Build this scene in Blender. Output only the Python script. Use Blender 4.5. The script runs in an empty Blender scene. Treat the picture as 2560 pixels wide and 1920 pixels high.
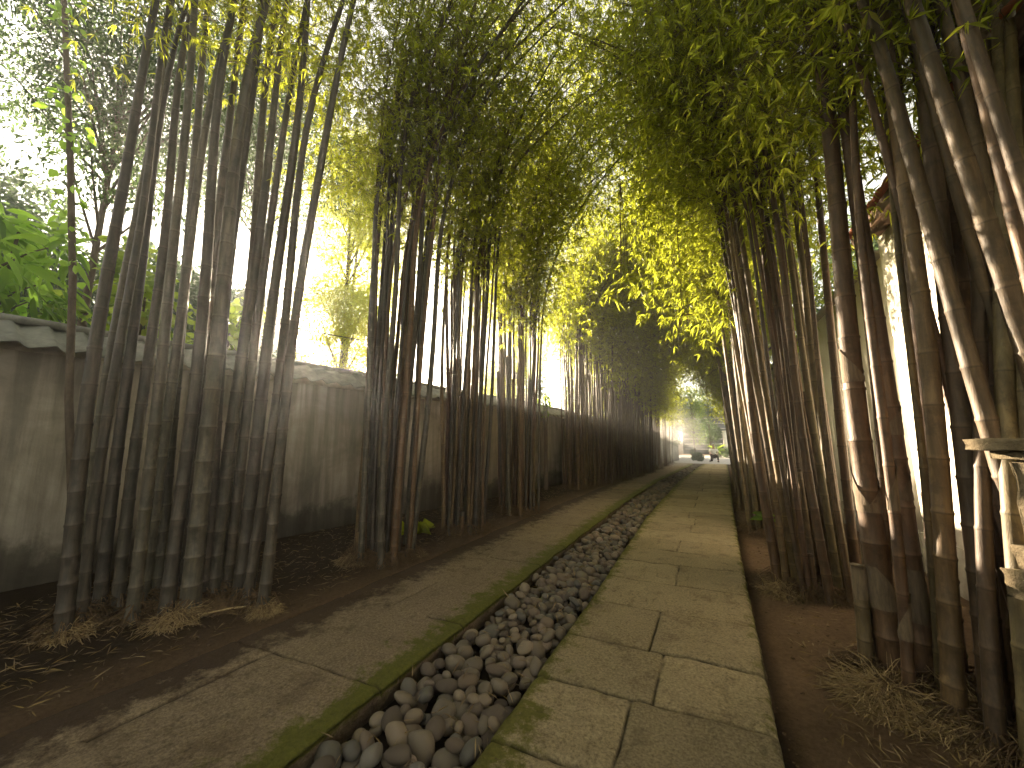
import bpy, math, random
import numpy as np
from mathutils import Vector, Matrix
R = math.radians
random.seed(7)
rng = np.random.default_rng(11)
scn = bpy.context.scene
col = scn.collection

# ------------------------------------------------------------ camera, sky, sun, exposure
YAW, PIT, FPX, EYE = R(27.2), R(8.6), 924.0, 1.5
cam_d = bpy.data.cameras.new('camera'); cam = bpy.data.objects.new('camera', cam_d); col.objects.link(cam)
cam_d.lens = 36 * FPX / 2560; cam_d.sensor_width = 36; cam_d.clip_start = 0.05; cam_d.clip_end = 2000
cam.location = (0, 0, EYE); cam.rotation_euler = (R(90) + PIT, 0, YAW)
scn.camera = cam

SUN_AZ, SUN_EL = R(-56), R(13.5)             # azimuth from +Y towards +X
w = bpy.data.worlds.new('World'); scn.world = w; w.use_nodes = True
nt = w.node_tree; bg = nt.nodes['Background']
sky = nt.nodes.new('ShaderNodeTexSky'); sky.sky_type = 'NISHITA'; sky.sun_disc = False
sky.sun_elevation = SUN_EL; sky.sun_rotation = SUN_AZ
sky.air_density = 1.0; sky.dust_density = 0.6; sky.ozone_density = 1.0
hs = nt.nodes.new('ShaderNodeHueSaturation'); hs.inputs['Saturation'].default_value = 0.35      # pale hazy tropical sky
wm = nt.nodes.new('ShaderNodeMix'); wm.data_type = 'RGBA'; wm.blend_type = 'MULTIPLY'; wm.inputs[0].default_value = 1.0; wm.inputs[7].default_value = (1.13, 1.0, 0.79, 1)
nt.links.new(sky.outputs[0], hs.inputs['Color']); nt.links.new(hs.outputs[0], wm.inputs[6]); nt.links.new(wm.outputs[2], bg.inputs[0]); bg.inputs[1].default_value = 0.078
sun_d = bpy.data.lights.new('sun', 'SUN'); sun = bpy.data.objects.new('sun', sun_d); col.objects.link(sun)
sun_d.energy = 5.0; sun_d.angle = R(0.6); sun_d.color = (1.0, 0.80, 0.56)
sdir = Vector((math.sin(SUN_AZ) * math.cos(SUN_EL), math.cos(SUN_AZ) * math.cos(SUN_EL), math.sin(SUN_EL)))
sun.rotation_euler = sdir.to_track_quat('Z', 'Y').to_euler()
scn.view_settings.view_transform = 'Standard'; scn.view_settings.look = 'None'
scn.view_settings.exposure = 3.2; scn.view_settings.gamma = 1.0
cy = scn.cycles
cy.max_bounces = 9; cy.diffuse_bounces = 5; cy.glossy_bounces = 2; cy.transmission_bounces = 5
cy.transparent_max_bounces = 6; cy.volume_bounces = 1; cy.use_denoising = True
cy.sample_clamp_indirect = 6.0

# ------------------------------------------------------------ helpers
fwd = Vector((-math.sin(YAW) * math.cos(PIT), math.cos(YAW) * math.cos(PIT), math.sin(PIT)))
rgt = Vector((math.cos(YAW), math.sin(YAW), 0)); upv = rgt.cross(fwd)
def ray(px, py): return fwd + rgt * ((px - 1280) / FPX) + upv * ((960 - py) / FPX)
def ground(px, py, z=0.0):
    r = ray(px, py); return Vector((0, 0, EYE)) + r * ((z - EYE) / r.z)
HF = Vector((-math.sin(YAW), math.cos(YAW), 0))
def at(px, py, depth):
    "the point seen at a pixel, at a given horizontal distance ahead"
    r = ray(px, py); return Vector((0, 0, EYE)) + r * (depth / r.dot(HF))

def mesh_obj(name, V, F, mat=None, parent=None, smooth=False, uv=None, attrs=None, loc=None):
    """V (n,3) array, F list of (m,k) arrays or list of tuples -> one mesh object"""
    me = bpy.data.meshes.new(name)
    V = np.asarray(V, dtype=np.float32)
    if isinstance(F, np.ndarray): F = [F]
    if len(F) and isinstance(F[0], np.ndarray):
        tot = np.concatenate([np.full(len(a), a.shape[1], dtype=np.int32) for a in F])
        idx = np.concatenate([a.reshape(-1) for a in F]).astype(np.int32)
    else:
        tot = np.array([len(f) for f in F], dtype=np.int32)
        idx = np.array([i for f in F for i in f], dtype=np.int32)
    me.vertices.add(len(V)); me.vertices.foreach_set('co', V.reshape(-1))
    me.loops.add(len(idx)); me.loops.foreach_set('vertex_index', idx)
    me.polygons.add(len(tot))
    st = np.concatenate([[0], np.cumsum(tot)[:-1]]).astype(np.int32)
    me.polygons.foreach_set('loop_start', st); me.polygons.foreach_set('loop_total', tot)
    if smooth: me.polygons.foreach_set('use_smooth', np.ones(len(tot), dtype=bool))
    if uv is not None:
        l = me.uv_layers.new(name='uv'); l.data.foreach_set('uv', np.asarray(uv, dtype=np.float32)[idx].reshape(-1))
    if attrs:
        for k, v in attrs.items():
            a = me.attributes.new(k, 'FLOAT', 'POINT'); a.data.foreach_set('value', np.asarray(v, dtype=np.float32))
    me.update(calc_edges=True); me.validate()
    o = bpy.data.objects.new(name, me); col.objects.link(o)
    if mat: me.materials.append(mat)
    if parent: o.parent = parent
    if loc is not None: o.location = loc
    return o

def tag(o, label=None, cat=None, group=None, kind=None):
    if label: o['label'] = label
    if cat: o['category'] = cat
    if group: o['group'] = group
    if kind: o['kind'] = kind
    return o
def thing(name, label, cat, loc=(0, 0, 0), group=None, rz=0):
    o = bpy.data.objects.new(name, None); col.objects.link(o); o.location = loc; o.rotation_euler = (0, 0, rz)
    o.empty_display_size = 0.2
    return tag(o, label, cat, group)

class MB:
    "collects simple shapes for ONE mesh"
    def __init__(s): s.V = []; s.F = []
    def add(s, vs, fs):
        b = len(s.V); s.V += [tuple(v) for v in vs]; s.F += [tuple(i + b for i in f) for f in fs]
    def box(s, c, d, rz=0.0, taper=1.0, m=None):
        vs = []
        for z in (-1, 1):
            k = taper if z > 0 else 1
            for x, y in ((-1, -1), (1, -1), (1, 1), (-1, 1)):
                p = Vector((x * d[0] / 2 * k, y * d[1] / 2 * k, z * d[2] / 2))
                if rz: p = Matrix.Rotation(rz, 3, 'Z') @ p
                vs.append(Vector(c) + p)
        s.add(vs, [(3, 2, 1, 0), (4, 5, 6, 7), (0, 1, 5, 4), (1, 2, 6, 5), (2, 3, 7, 6), (3, 0, 4, 7)])
    def tube(s, pts, rads, n=6, cap=True):
        vs, fs = [], []
        pts = [Vector(p) for p in pts]
        for i, p in enumerate(pts):
            t = (pts[min(i + 1, len(pts) - 1)] - pts[max(i - 1, 0)]).normalized()
            a = t.cross(Vector((0.1, 1, 0.05))).normalized(); b = t.cross(a)
            for k in range(n):
                u = 2 * math.pi * k / n
                vs.append(p + (a * math.cos(u) + b * math.sin(u)) * rads[i])
        for i in range(len(pts) - 1):
            for k in range(n):
                fs.append((i * n + k, i * n + (k + 1) % n, (i + 1) * n + (k + 1) % n, (i + 1) * n + k))
        if cap: fs.append(tuple(range(n))); fs.append(tuple((len(pts) - 1) * n + k for k in reversed(range(n))))
        s.add(vs, fs)
    def build(s, name, mat, parent=None, smooth=False, loc=None):
        return mesh_obj(name, s.V, s.F, mat, parent, smooth, loc=loc)

# ------------------------------------------------------------ materials
def new_mat(name):
    m = bpy.data.materials.new(name); m.use_nodes = True
    t = m.node_tree; t.nodes.clear()
    out = t.nodes.new('ShaderNodeOutputMaterial')
    return m, t, out
def N(t, typ, **kw):
    n = t.nodes.new(typ)
    for k, v in kw.items(): setattr(n, k, v)
    return n
def ramp(t, stops, interp='LINEAR'):
    n = t.nodes.new('ShaderNodeValToRGB'); e = n.color_ramp; e.interpolation = interp
    while len(e.elements) < len(stops): e.elements.new(0.5)
    for el, (p, c) in zip(e.elements, stops):
        el.position = p; el.color = (c[0], c[1], c[2], 1) if not isinstance(c, (int, float)) else (c, c, c, 1)
    return n
def noise(t, vec, scale, detail=6, rough=0.6, dist=0.0, stretch=None):
    if stretch:
        mp = N(t, 'ShaderNodeMapping'); mp.inputs['Scale'].default_value = stretch
        t.links.new(vec, mp.inputs['Vector']); vec = mp.outputs[0]
    n = N(t, 'ShaderNodeTexNoise'); n.inputs['Scale'].default_value = scale; n.inputs['Detail'].default_value = detail
    n.inputs['Roughness'].default_value = rough; n.inputs['Distortion'].default_value = dist
    t.links.new(vec, n.inputs['Vector']); return n.outputs['Fac']
def mix(t, fac, a, b, mode='MIX'):
    n = N(t, 'ShaderNodeMix', data_type='RGBA', blend_type=mode)
    for sock, v in ((n.inputs[0], fac), (n.inputs[6], a), (n.inputs[7], b)):
        if isinstance(v, (int, float)): sock.default_value = v
        elif isinstance(v, tuple): sock.default_value = (*v, 1)
        else: t.links.new(v, sock)
    return n.outputs[2]
def math_(t, op, a, b=0.0):
    n = N(t, 'ShaderNodeMath', operation=op)
    for sock, v in ((n.inputs[0], a), (n.inputs[1], b)):
        if isinstance(v, (int, float)): sock.default_value = v
        else: t.links.new(v, sock)
    return n.outputs[0]
def finish(t, out, colr, rough=0.85, bump=None, dist=0.01, strength=0.6, spec=0.3):
    b = N(t, 'ShaderNodeBsdfPrincipled'); b.inputs['Specular IOR Level'].default_value = spec
    if isinstance(rough, (int, float)): b.inputs['Roughness'].default_value = rough
    else: t.links.new(rough, b.inputs['Roughness'])
    if isinstance(colr, tuple): b.inputs['Base Color'].default_value = (*colr, 1)
    else: t.links.new(colr, b.inputs['Base Color'])
    if bump is not None:
        bp = N(t, 'ShaderNodeBump'); bp.inputs['Distance'].default_value = dist; bp.inputs['Strength'].default_value = strength
        t.links.new(bump, bp.inputs['Height']); t.links.new(bp.outputs[0], b.inputs['Normal'])
    t.links.new(b.outputs[0], out.inputs['Surface'])
    return b
def simple(name, c1, c2, scale=8, rough=0.85, bump=0.6, dist=0.01, stretch=None, rand=0.0, spec=0.3, coord='Object'):
    m, t, out = new_mat(name)
    tc = N(t, 'ShaderNodeTexCoord').outputs[coord]
    n1 = noise(t, tc, scale, 8, 0.65, 0.3, stretch)
    c = ramp(t, [(0.3, c1), (0.7, c2)]); t.links.new(n1, c.inputs[0]); cc = c.outputs[0]
    if rand:
        oi = N(t, 'ShaderNodeObjectInfo').outputs['Random']
        v = math_(t, 'ADD', math_(t, 'MULTIPLY', oi, 2 * rand), 1 - rand)
        h = N(t, 'ShaderNodeHueSaturation'); t.links.new(v, h.inputs['Value']); t.links.new(cc, h.inputs['Color']); cc = h.outputs[0]
    n2 = noise(t, tc, scale * 4, 6, 0.7, 0, stretch)
    finish(t, out, cc, rough, n2, dist, bump, spec)
    return m

def bamboo_mat(name, dark, mid, light):
    m, t, out = new_mat(name)
    tc = N(t, 'ShaderNodeTexCoord').outputs['Object']
    uv = N(t, 'ShaderNodeUVMap'); uv.uv_map = 'uv'
    sx = N(t, 'ShaderNodeSeparateXYZ'); t.links.new(uv.outputs[0], sx.inputs[0])
    fr = math_(t, 'FRACT', sx.outputs[1])
    oi = N(t, 'ShaderNodeObjectInfo').outputs['Random']
    n1 = noise(t, tc, 3.0, 8, 0.7, 0.5, (6, 6, 0.7))
    c = ramp(t, [(0.25, dark), (0.5, mid), (0.78, light)]); t.links.new(n1, c.inputs[0])
    blot = noise(t, tc, 9, 5, 0.7)
    bl = ramp(t, [(0.5, 0.0), (0.62, 1.0)]); t.links.new(blot, bl.inputs[0])
    cc = mix(t, math_(t, 'MULTIPLY', bl.outputs[0], 0.55), c.outputs[0], dark)
    rg = ramp(t, [(0.0, 0.9), (0.035, 0.75), (0.10, 0.0), (0.90, 0.0), (0.985, 0.35), (1.0, 0.9)]); t.links.new(fr, rg.inputs[0])
    cc = mix(t, math_(t, 'MULTIPLY', rg.outputs[0], 0.22), cc, tuple(min(1, k * 1.3) for k in light))
    dk = ramp(t, [(0.0, 1.0), (0.018, 0.0), (0.982, 0.0), (1.0, 1.0)]); t.links.new(fr, dk.inputs[0])
    cc = mix(t, math_(t, 'MULTIPLY', dk.outputs[0], 0.6), cc, tuple(k * 0.4 for k in dark))
    h = N(t, 'ShaderNodeHueSaturation'); t.links.new(math_(t, 'ADD', math_(t, 'MULTIPLY', oi, 0.65), 0.6), h.inputs['Value'])
    t.links.new(math_(t, 'ADD', math_(t, 'MULTIPLY', oi, 0.04), 0.48), h.inputs['Hue']); t.links.new(cc, h.inputs['Color'])
    n2 = noise(t, tc, 14, 7, 0.7, 0, (5, 5, 1))
    finish(t, out, h.outputs[0], 0.55, n2, 0.006, 0.5, 0.4)
    return m

def leaf_mat(name, cols, trans, tw=0.5, straw=0.04):
    m, t, out = new_mat(name)
    g = N(t, 'ShaderNodeNewGeometry')
    st = [(i / (len(cols) - 1) * (1 - straw), c) for i, c in enumerate(cols)]
    c = ramp(t, st + [(min(0.999, 1 - straw + 0.01), (0.22, 0.15, 0.05))]); t.links.new(g.outputs['Random Per Island'], c.inputs[0])
    oi = N(t, 'ShaderNodeObjectInfo').outputs['Random']
    h = N(t, 'ShaderNodeHueSaturation'); t.links.new(math_(t, 'ADD', math_(t, 'MULTIPLY', oi, 0.5), 0.75), h.inputs['Value'])
    t.links.new(c.outputs[0], h.inputs['Color'])
    d = N(t, 'ShaderNodeBsdfPrincipled'); d.inputs['Roughness'].default_value = 0.45; d.inputs['Specular IOR Level'].default_value = 0.35
    t.links.new(h.outputs[0], d.inputs['Base Color'])
    tr = N(t, 'ShaderNodeBsdfTranslucent')
    tcol = ramp(t, [(0.0, tuple(k * 0.7 for k in trans)), (1.0, tuple(k * 1.2 for k in trans))]); t.links.new(g.outputs['Random Per Island'], tcol.inputs[0])
    t.links.new(tcol.outputs[0], tr.inputs['Color'])
    mx = N(t, 'ShaderNodeMixShader'); mx.inputs[0].default_value = tw
    t.links.new(d.outputs[0], mx.inputs[1]); t.links.new(tr.outputs[0], mx.inputs[2]); t.links.new(mx.outputs[0], out.inputs['Surface'])
    return m

M = {}
M['bamboo_grey'] = bamboo_mat('grey_bamboo', (0.02, 0.018, 0.014), (0.058, 0.05, 0.038), (0.15, 0.12, 0.085))
M['bamboo_brown'] = bamboo_mat('brown_bamboo', (0.034, 0.021, 0.011), (0.10, 0.06, 0.03), (0.22, 0.14, 0.07))
M['bamboo_olive'] = bamboo_mat('olive_bamboo', (0.032, 0.023, 0.012), (0.088, 0.062, 0.032), (0.19, 0.135, 0.072))
M['sheath'] = simple('sheath', (0.06, 0.046, 0.032), (0.16, 0.12, 0.08), 10, 0.8, 0.6, 0.006, (4, 4, 0.6), 0.25)
M['bleaf'] = leaf_mat('bamboo_leaf', [(0.045, 0.07, 0.014), (0.075, 0.11, 0.018), (0.11, 0.14, 0.022)], (0.62, 0.68, 0.05), 0.64)
M['bleaf_y'] = leaf_mat('yellow_bamboo_leaf', [(0.06, 0.10, 0.015), (0.10, 0.14, 0.02), (0.14, 0.16, 0.03)], (0.70, 0.76, 0.07), 0.64)
M['twig'] = simple('twig', (0.05, 0.035, 0.02), (0.13, 0.09, 0.045), 20, 0.8, 0.3)
M['mleaf'] = leaf_mat('broad_leaf', [(0.035, 0.09, 0.02), (0.06, 0.13, 0.025), (0.10, 0.16, 0.03)], (0.36, 0.6, 0.06), 0.6, 0.01)
M['sleaf'] = leaf_mat('shrub_leaf', [(0.06, 0.12, 0.02), (0.09, 0.16, 0.03), (0.14, 0.20, 0.03)], (0.36, 0.5, 0.05), 0.55, 0.03)
M['tleaf'] = leaf_mat('tree_leaf', [(0.025, 0.05, 0.02), (0.04, 0.07, 0.025), (0.06, 0.09, 0.03)], (0.10, 0.17, 0.05), 0.4, 0.01)
M['bark'] = simple('bark', (0.045, 0.035, 0.028), (0.13, 0.10, 0.075), 14, 0.9, 0.9, 0.01, (1, 1, 0.4))
M['straw'] = simple('straw', (0.16, 0.10, 0.045), (0.42, 0.32, 0.17), 30, 0.8, 0.2)
M['dry'] = leaf_mat('dry_leaf', [(0.10, 0.065, 0.035), (0.19, 0.13, 0.07), (0.36, 0.27, 0.15)], (0.3, 0.2, 0.08), 0.25, 0.3)
M['root'] = simple('root', (0.06, 0.038, 0.02), (0.20, 0.13, 0.07), 25, 0.9, 0.9, 0.02)
M['house'] = simple('white_render', (0.62, 0.58, 0.47), (0.72, 0.69, 0.60), 2.5, 0.9, 0.3, 0.004)
M['plinth'] = simple('dirty_plinth', (0.22, 0.19, 0.15), (0.40, 0.36, 0.30), 6, 0.9, 0.6)
M['roof_red'] = simple('red_tile', (0.22, 0.06, 0.03), (0.42, 0.13, 0.06), 6, 0.8, 0.6)
M['roof_blue'] = simple('blue_sheet', (0.10, 0.17, 0.28), (0.18, 0.27, 0.40), 3, 0.5, 0.3)
M['wood'] = simple('dark_wood', (0.05, 0.03, 0.02), (0.12, 0.07, 0.04), 6, 0.8, 0.5, 0.01, (1, 1, 6))
M['stone'] = simple('shrine_stone', (0.11, 0.085, 0.05), (0.30, 0.245, 0.16), 7, 0.95, 1.0, 0.02)
M['stone_dark'] = simple('mossy_stone', (0.08, 0.065, 0.04), (0.30, 0.24, 0.15), 12, 0.95, 1.0, 0.03)
M['coping'] = simple('coping_sheet', (0.09, 0.095, 0.085), (0.24, 0.24, 0.215), 5, 0.75, 0.25, 0.004)
M['road'] = simple('road', (0.30, 0.28, 0.27), (0.42, 0.40, 0.38), 4, 0.9, 0.4)
M['darkwall'] = simple('dark_wall', (0.05, 0.06, 0.07), (0.11, 0.12, 0.13), 3, 0.8, 0.4)
M['skin'] = simple('skin', (0.20, 0.11, 0.07), (0.26, 0.15, 0.10), 20, 0.6, 0.1)
M['shirt'] = simple('shirt', (0.60, 0.58, 0.54), (0.72, 0.70, 0.66), 12, 0.9, 0.3)
M['trousers'] = simple('trousers', (0.035, 0.03, 0.035), (0.06, 0.05, 0.055), 12, 0.9, 0.3)
M['hair'] = simple('hair', (0.01, 0.009, 0.008), (0.02, 0.018, 0.015), 30, 0.6, 0.3)
M['black'] = simple('black_cable', (0.015, 0.015, 0.017), (0.03, 0.03, 0.03), 5, 0.6, 0.1)

def plaster():
    m, t, out = new_mat('stained_plaster')
    tc = N(t, 'ShaderNodeTexCoord').outputs['Object']
    sx = N(t, 'ShaderNodeSeparateXYZ'); t.links.new(tc, sx.inputs[0])
    n1 = noise(t, tc, 1.1, 9, 0.65, 0.6)
    c = ramp(t, [(0.3, (0.19, 0.168, 0.138)), (0.5, (0.33, 0.295, 0.245)), (0.7, (0.48, 0.435, 0.365))]); t.links.new(n1, c.inputs[0])
    dr = noise(t, tc, 2.2, 5, 0.6, 0.2, (2.5, 2.5, 0.18))        # vertical drip stains
    dd = ramp(t, [(0.42, 1.0), (0.58, 0.0)]); t.links.new(dr, dd.inputs[0])
    cc = mix(t, math_(t, 'MULTIPLY', dd.outputs[0], 0.55), c.outputs[0], (0.075, 0.065, 0.052))
    hb = noise(t, tc, 3.0, 5, 0.6, 0.3, (0.3, 0.3, 3))
    cc = mix(t, math_(t, 'MULTIPLY', hb, 0.3), cc, (0.12, 0.10, 0.085))
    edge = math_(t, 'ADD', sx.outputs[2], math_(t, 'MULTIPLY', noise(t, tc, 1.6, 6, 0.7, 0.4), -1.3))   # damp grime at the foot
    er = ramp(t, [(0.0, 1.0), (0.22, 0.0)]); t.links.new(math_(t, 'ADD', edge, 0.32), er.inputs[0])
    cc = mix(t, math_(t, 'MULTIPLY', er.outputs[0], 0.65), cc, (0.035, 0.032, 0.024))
    finish(t, out, cc, 0.92, noise(t, tc, 22, 8, 0.7), 0.008, 0.7, 0.2)
    return m
M['plaster'] = plaster()

def paving(name, c1, c2, mossc):
    m, t, out = new_mat(name)
    tc = N(t, 'ShaderNodeTexCoord').outputs['Object']
    am = N(t, 'ShaderNodeAttribute'); am.attribute_name = 'moss'
    ad = N(t, 'ShaderNodeAttribute'); ad.attribute_name = 'joint'
    n1 = noise(t, tc, 2.3, 9, 0.7, 0.4)
    c = ramp(t, [(0.3, c1), (0.7, c2)]); t.links.new(n1, c.inputs[0])
    sp = noise(t, tc, 60, 5, 0.8)
    spr = ramp(t, [(0.32, 0.0), (0.68, 1.0)]); t.links.new(sp, spr.inputs[0])
    cc = mix(t, 0.6, c.outputs[0], mix(t, spr.outputs[0], tuple(k * 0.3 for k in c1), tuple(k * 1.5 for k in c2)))
    red = ramp(t, [(0.55, 0.0), (0.72, 1.0)]); t.links.new(noise(t, tc, 3.7, 6, 0.6), red.inputs[0])
    cc = mix(t, math_(t, 'MULTIPLY', red.outputs[0], 0.5), cc, (0.085, 0.05, 0.028))
    mm = math_(t, 'ADD', am.outputs['Fac'], math_(t, 'MULTIPLY', math_(t, 'SUBTRACT', noise(t, tc, 6, 10, 0.8), 0.5), 2.4))
    mr = ramp(t, [(0.42, 0.0), (0.70, 1.0)]); t.links.new(mm, mr.inputs[0])
    mcol = mix(t, noise(t, tc, 30, 5, 0.8), tuple(k * 0.3 for k in mossc), tuple(k * 1.4 for k in mossc))
    cc = mix(t, math_(t, 'MULTIPLY', mr.outputs[0], 0.9), cc, mcol)
    tn = N(t, 'ShaderNodeAttribute'); tn.attribute_name = 'tone'; hv = N(t, 'ShaderNodeHueSaturation'); t.links.new(tn.outputs['Fac'], hv.inputs['Value']); t.links.new(cc, hv.inputs['Color']); cc = hv.outputs[0]
    cc = mix(t, math_(t, 'MULTIPLY', ad.outputs['Fac'], 0.9), cc, (0.018, 0.014, 0.008))
    dt = N(t, 'ShaderNodeAttribute'); dt.attribute_name = 'dirt'
    dm = math_(t, 'ADD', dt.outputs['Fac'], math_(t, 'MULTIPLY', math_(t, 'SUBTRACT', noise(t, tc, 5, 9, 0.75), 0.5), 1.6)); drr = ramp(t, [(0.35, 0.0), (0.62, 1.0)]); t.links.new(dm, drr.inputs[0])
    cc = mix(t, drr.outputs[0], cc, mix(t, noise(t, tc, 50, 5, 0.8), (0.03, 0.02, 0.012), (0.13, 0.085, 0.055)))
    b1 = math_(t, 'ADD', noise(t, tc, 8, 10, 0.8, 1.5), math_(t, 'MULTIPLY', noise(t, tc, 60, 5, 0.8), 0.5))
    finish(t, out, cc, 0.9, b1, 0.045, 1.0, 0.25)
    return m
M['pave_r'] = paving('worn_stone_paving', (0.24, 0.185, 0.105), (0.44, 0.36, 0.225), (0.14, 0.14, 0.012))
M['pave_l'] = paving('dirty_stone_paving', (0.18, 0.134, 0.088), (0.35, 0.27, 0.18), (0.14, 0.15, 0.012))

def soil():
    m, t, out = new_mat('bare_soil')
    tc = N(t, 'ShaderNodeTexCoord').outputs['Object']
    c = ramp(t, [(0.25, (0.13, 0.084, 0.048)), (0.55, (0.25, 0.165, 0.098)), (0.8, (0.36, 0.25, 0.16))])
    t.links.new(noise(t, tc, 1.7, 9, 0.7, 0.4), c.inputs[0])
    g0 = noise(t, tc, 30, 8, 0.85); gr = ramp(t, [(0.36, 0.0), (0.64, 1.0)]); t.links.new(g0, gr.inputs[0]); g = gr.outputs[0]
    cc = mix(t, 0.45, c.outputs[0], mix(t, g, (0.04, 0.024, 0.014), (0.30, 0.2, 0.13)))
    gm = N(t, 'ShaderNodeAttribute'); gm.attribute_name = 'shade_tone'
    cc = mix(t, math_(t, 'MULTIPLY', gm.outputs['Fac'], 0.9), cc, (0.018, 0.012, 0.008))  # shade painted into the soil colour
    finish(t, out, cc, 0.95, math_(t, 'ADD', noise(t, tc, 14, 9, 0.75), math_(t, 'MULTIPLY', g, 0.5)), 0.07, 1.0, 0.15)
    return m
M['soil'] = soil()

def pebble_mat(name, c1, c2, pits):
    m, t, out = new_mat(name)
    tc = N(t, 'ShaderNodeTexCoord').outputs['Object']
    g = N(t, 'ShaderNodeNewGeometry').outputs['Random Per Island']; oi = N(t, 'ShaderNodeObjectInfo').outputs['Random']
    rr = math_(t, 'FRACT', math_(t, 'ADD', g, oi))
    c = ramp(t, [(0.0, c1), (0.35, tuple((a + b) / 2 for a, b in zip(c1, c2))), (0.6, c2), (0.75, (c2[0] * 1.05, c2[1] * 0.93, c2[2] * 0.8)), (1.0, tuple(k * 1.7 for k in c2))]); t.links.new(rr, c.inputs[0])
    n = noise(t, tc, 40, 8, 0.75)
    cc = mix(t, 0.5, c.outputs[0], mix(t, n, (0.03, 0.026, 0.022), tuple(k * 1.6 for k in c2)))
    v = N(t, 'ShaderNodeTexVoronoi'); v.inputs['Scale'].default_value = 160 if pits else 60; t.links.new(tc, v.inputs['Vector'])
    b = math_(t, 'ADD', math_(t, 'MULTIPLY', v.outputs['Distance'], 0.9 if pits else 0.15), n)
    finish(t, out, cc, 0.62 if not pits else 0.9, b, 0.006 if pits else 0.003, 0.9 if pits else 0.5, 0.35)
    return m
M['peb'] = pebble_mat('smooth_pebble', (0.05, 0.042, 0.033), (0.145, 0.116, 0.085), False)
M['pebdark'] = pebble_mat('dark_pebble', (0.035, 0.034, 0.032), (0.10, 0.09, 0.078), False)
M['pebpit'] = pebble_mat('pitted_pebble', (0.07, 0.055, 0.045), (0.19, 0.15, 0.12), True)

# ------------------------------------------------------------ plan of the place (x across, y along the path)
def lin(pts):
    ys = [p[1] for p in pts]; xs = [p[0] for p in pts]
    return lambda y: np.interp(y, ys, xs)
pr_r = lin([(0.20, -3), (0.23, 2.3), (0.32, 5.9), (0.45, 9.3), (0.78, 17), (1.2, 27.5)])
pr_l = lin([(-1.08, -3), (-1.08, 4), (-1.13, 8), (-0.95, 15), (-0.45, 23), (-0.1, 27.5)])
ch_l = lin([(-1.86, -3), (-1.88, 5), (-1.86, 9), (-1.65, 15), (-1.1, 22), (-0.75, 26.5), (-0.7, 27.5)])
pl_l = lin([(-3.45, -3), (-3.3, 1.5), (-3.2, 8), (-2.85, 18), (-2.2, 26), (-2.1, 27.5)])
wall_x = lin([(-6.35, -6), (-6.28, 0), (-6.2, 1.2), (-5.8, 3.6), (-4.68, 10.3), (-4.48, 12), (-4.13, 14.9), (-3.07, 23), (-1.75, 30.5)])
wall_h = lin([(2.43, -6), (2.43, 4), (2.32, 10.3), (2.2, 15), (1.86, 23), (1.0, 30.5)])
END = 27.0

def fbm(x, y, s=1.0, o=5, seed=0):
    r = np.random.default_rng(seed); z = np.zeros_like(x, dtype=float); a = 1.0; f = s
    for i in range(o):
        for k in range(3):
            th = r.uniform(0, 6.28); ph = r.uniform(0, 6.28)
            z += a * np.sin(f * r.uniform(0.7, 1.3) * (x * math.cos(th) + y * math.sin(th)) * 6.28 + ph + 1.5 * np.sin(f * 2.1 * (x * math.sin(th + 1) + y * math.cos(th + 1)) * 3 + ph)) / 3
        a *= 0.55; f *= 1.9
    return z

def grid_faces(nx, ny):
    i, j = np.meshgrid(np.arange(nx - 1), np.arange(ny - 1), indexing='ij')
    a = i * ny + j
    return np.stack([a, a + ny, a + ny + 1, a + 1], -1).reshape(-1, 4)

# the ground: one sheet out to the horizon
xs = np.concatenate([np.linspace(-400, -12, 14), np.linspace(-10, -3.6, 50), np.arange(-3.5, 1.6, 0.035), np.linspace(1.65, 6, 40), np.linspace(8, 400, 14)])
ys = np.concatenate([np.linspace(-400, -5, 10), np.linspace(-4, 0.4, 20), np.arange(0.5, 6, 0.035), np.arange(6.05, 14, 0.1), np.arange(14.2, 34, 0.35), np.linspace(36, 600, 20)])
X, Y = np.meshgrid(xs, ys, indexing='ij')
dl = pl_l(Y) - X; dr = X - pr_r(Y)
zl = -0.012 + 0.05 * np.clip(dl / 2.5, 0, 1) + 0.012 * fbm(X, Y, 0.5, 5, 3)
zr = -0.10 + 0.02 * np.clip((dr - 0.2) / 1.5, 0, 1) * 3 + 0.012 * fbm(X, Y, 0.6, 5, 5)
Z = np.where(dr > -0.02, zr, np.where(dl > -0.03, zl, -0.17))
far = np.clip((Y - END) / 1.0, 0, 1); near = (np.abs(X) > 30) | (Y < -5)
Z = Z * (1 - far) + (-0.012) * far; Z = np.where(near, -0.02, Z)
shade_tone = np.clip(1 - (dr - 0.0) / 0.12, 0, 1) * (dr > 0) + np.clip((dl + 0.1) / 0.8, 0, 0.9) * (dl > 0)  # painted shade: path-edge shadow strip on the right, darker ground on the left
g = mesh_obj('ground', np.stack([X, Y, Z], -1).reshape(-1, 3), grid_faces(len(xs), len(ys)), M['soil'], smooth=True, attrs={'shade_tone': shade_tone.reshape(-1)})
tag(g, kind='structure')

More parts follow.
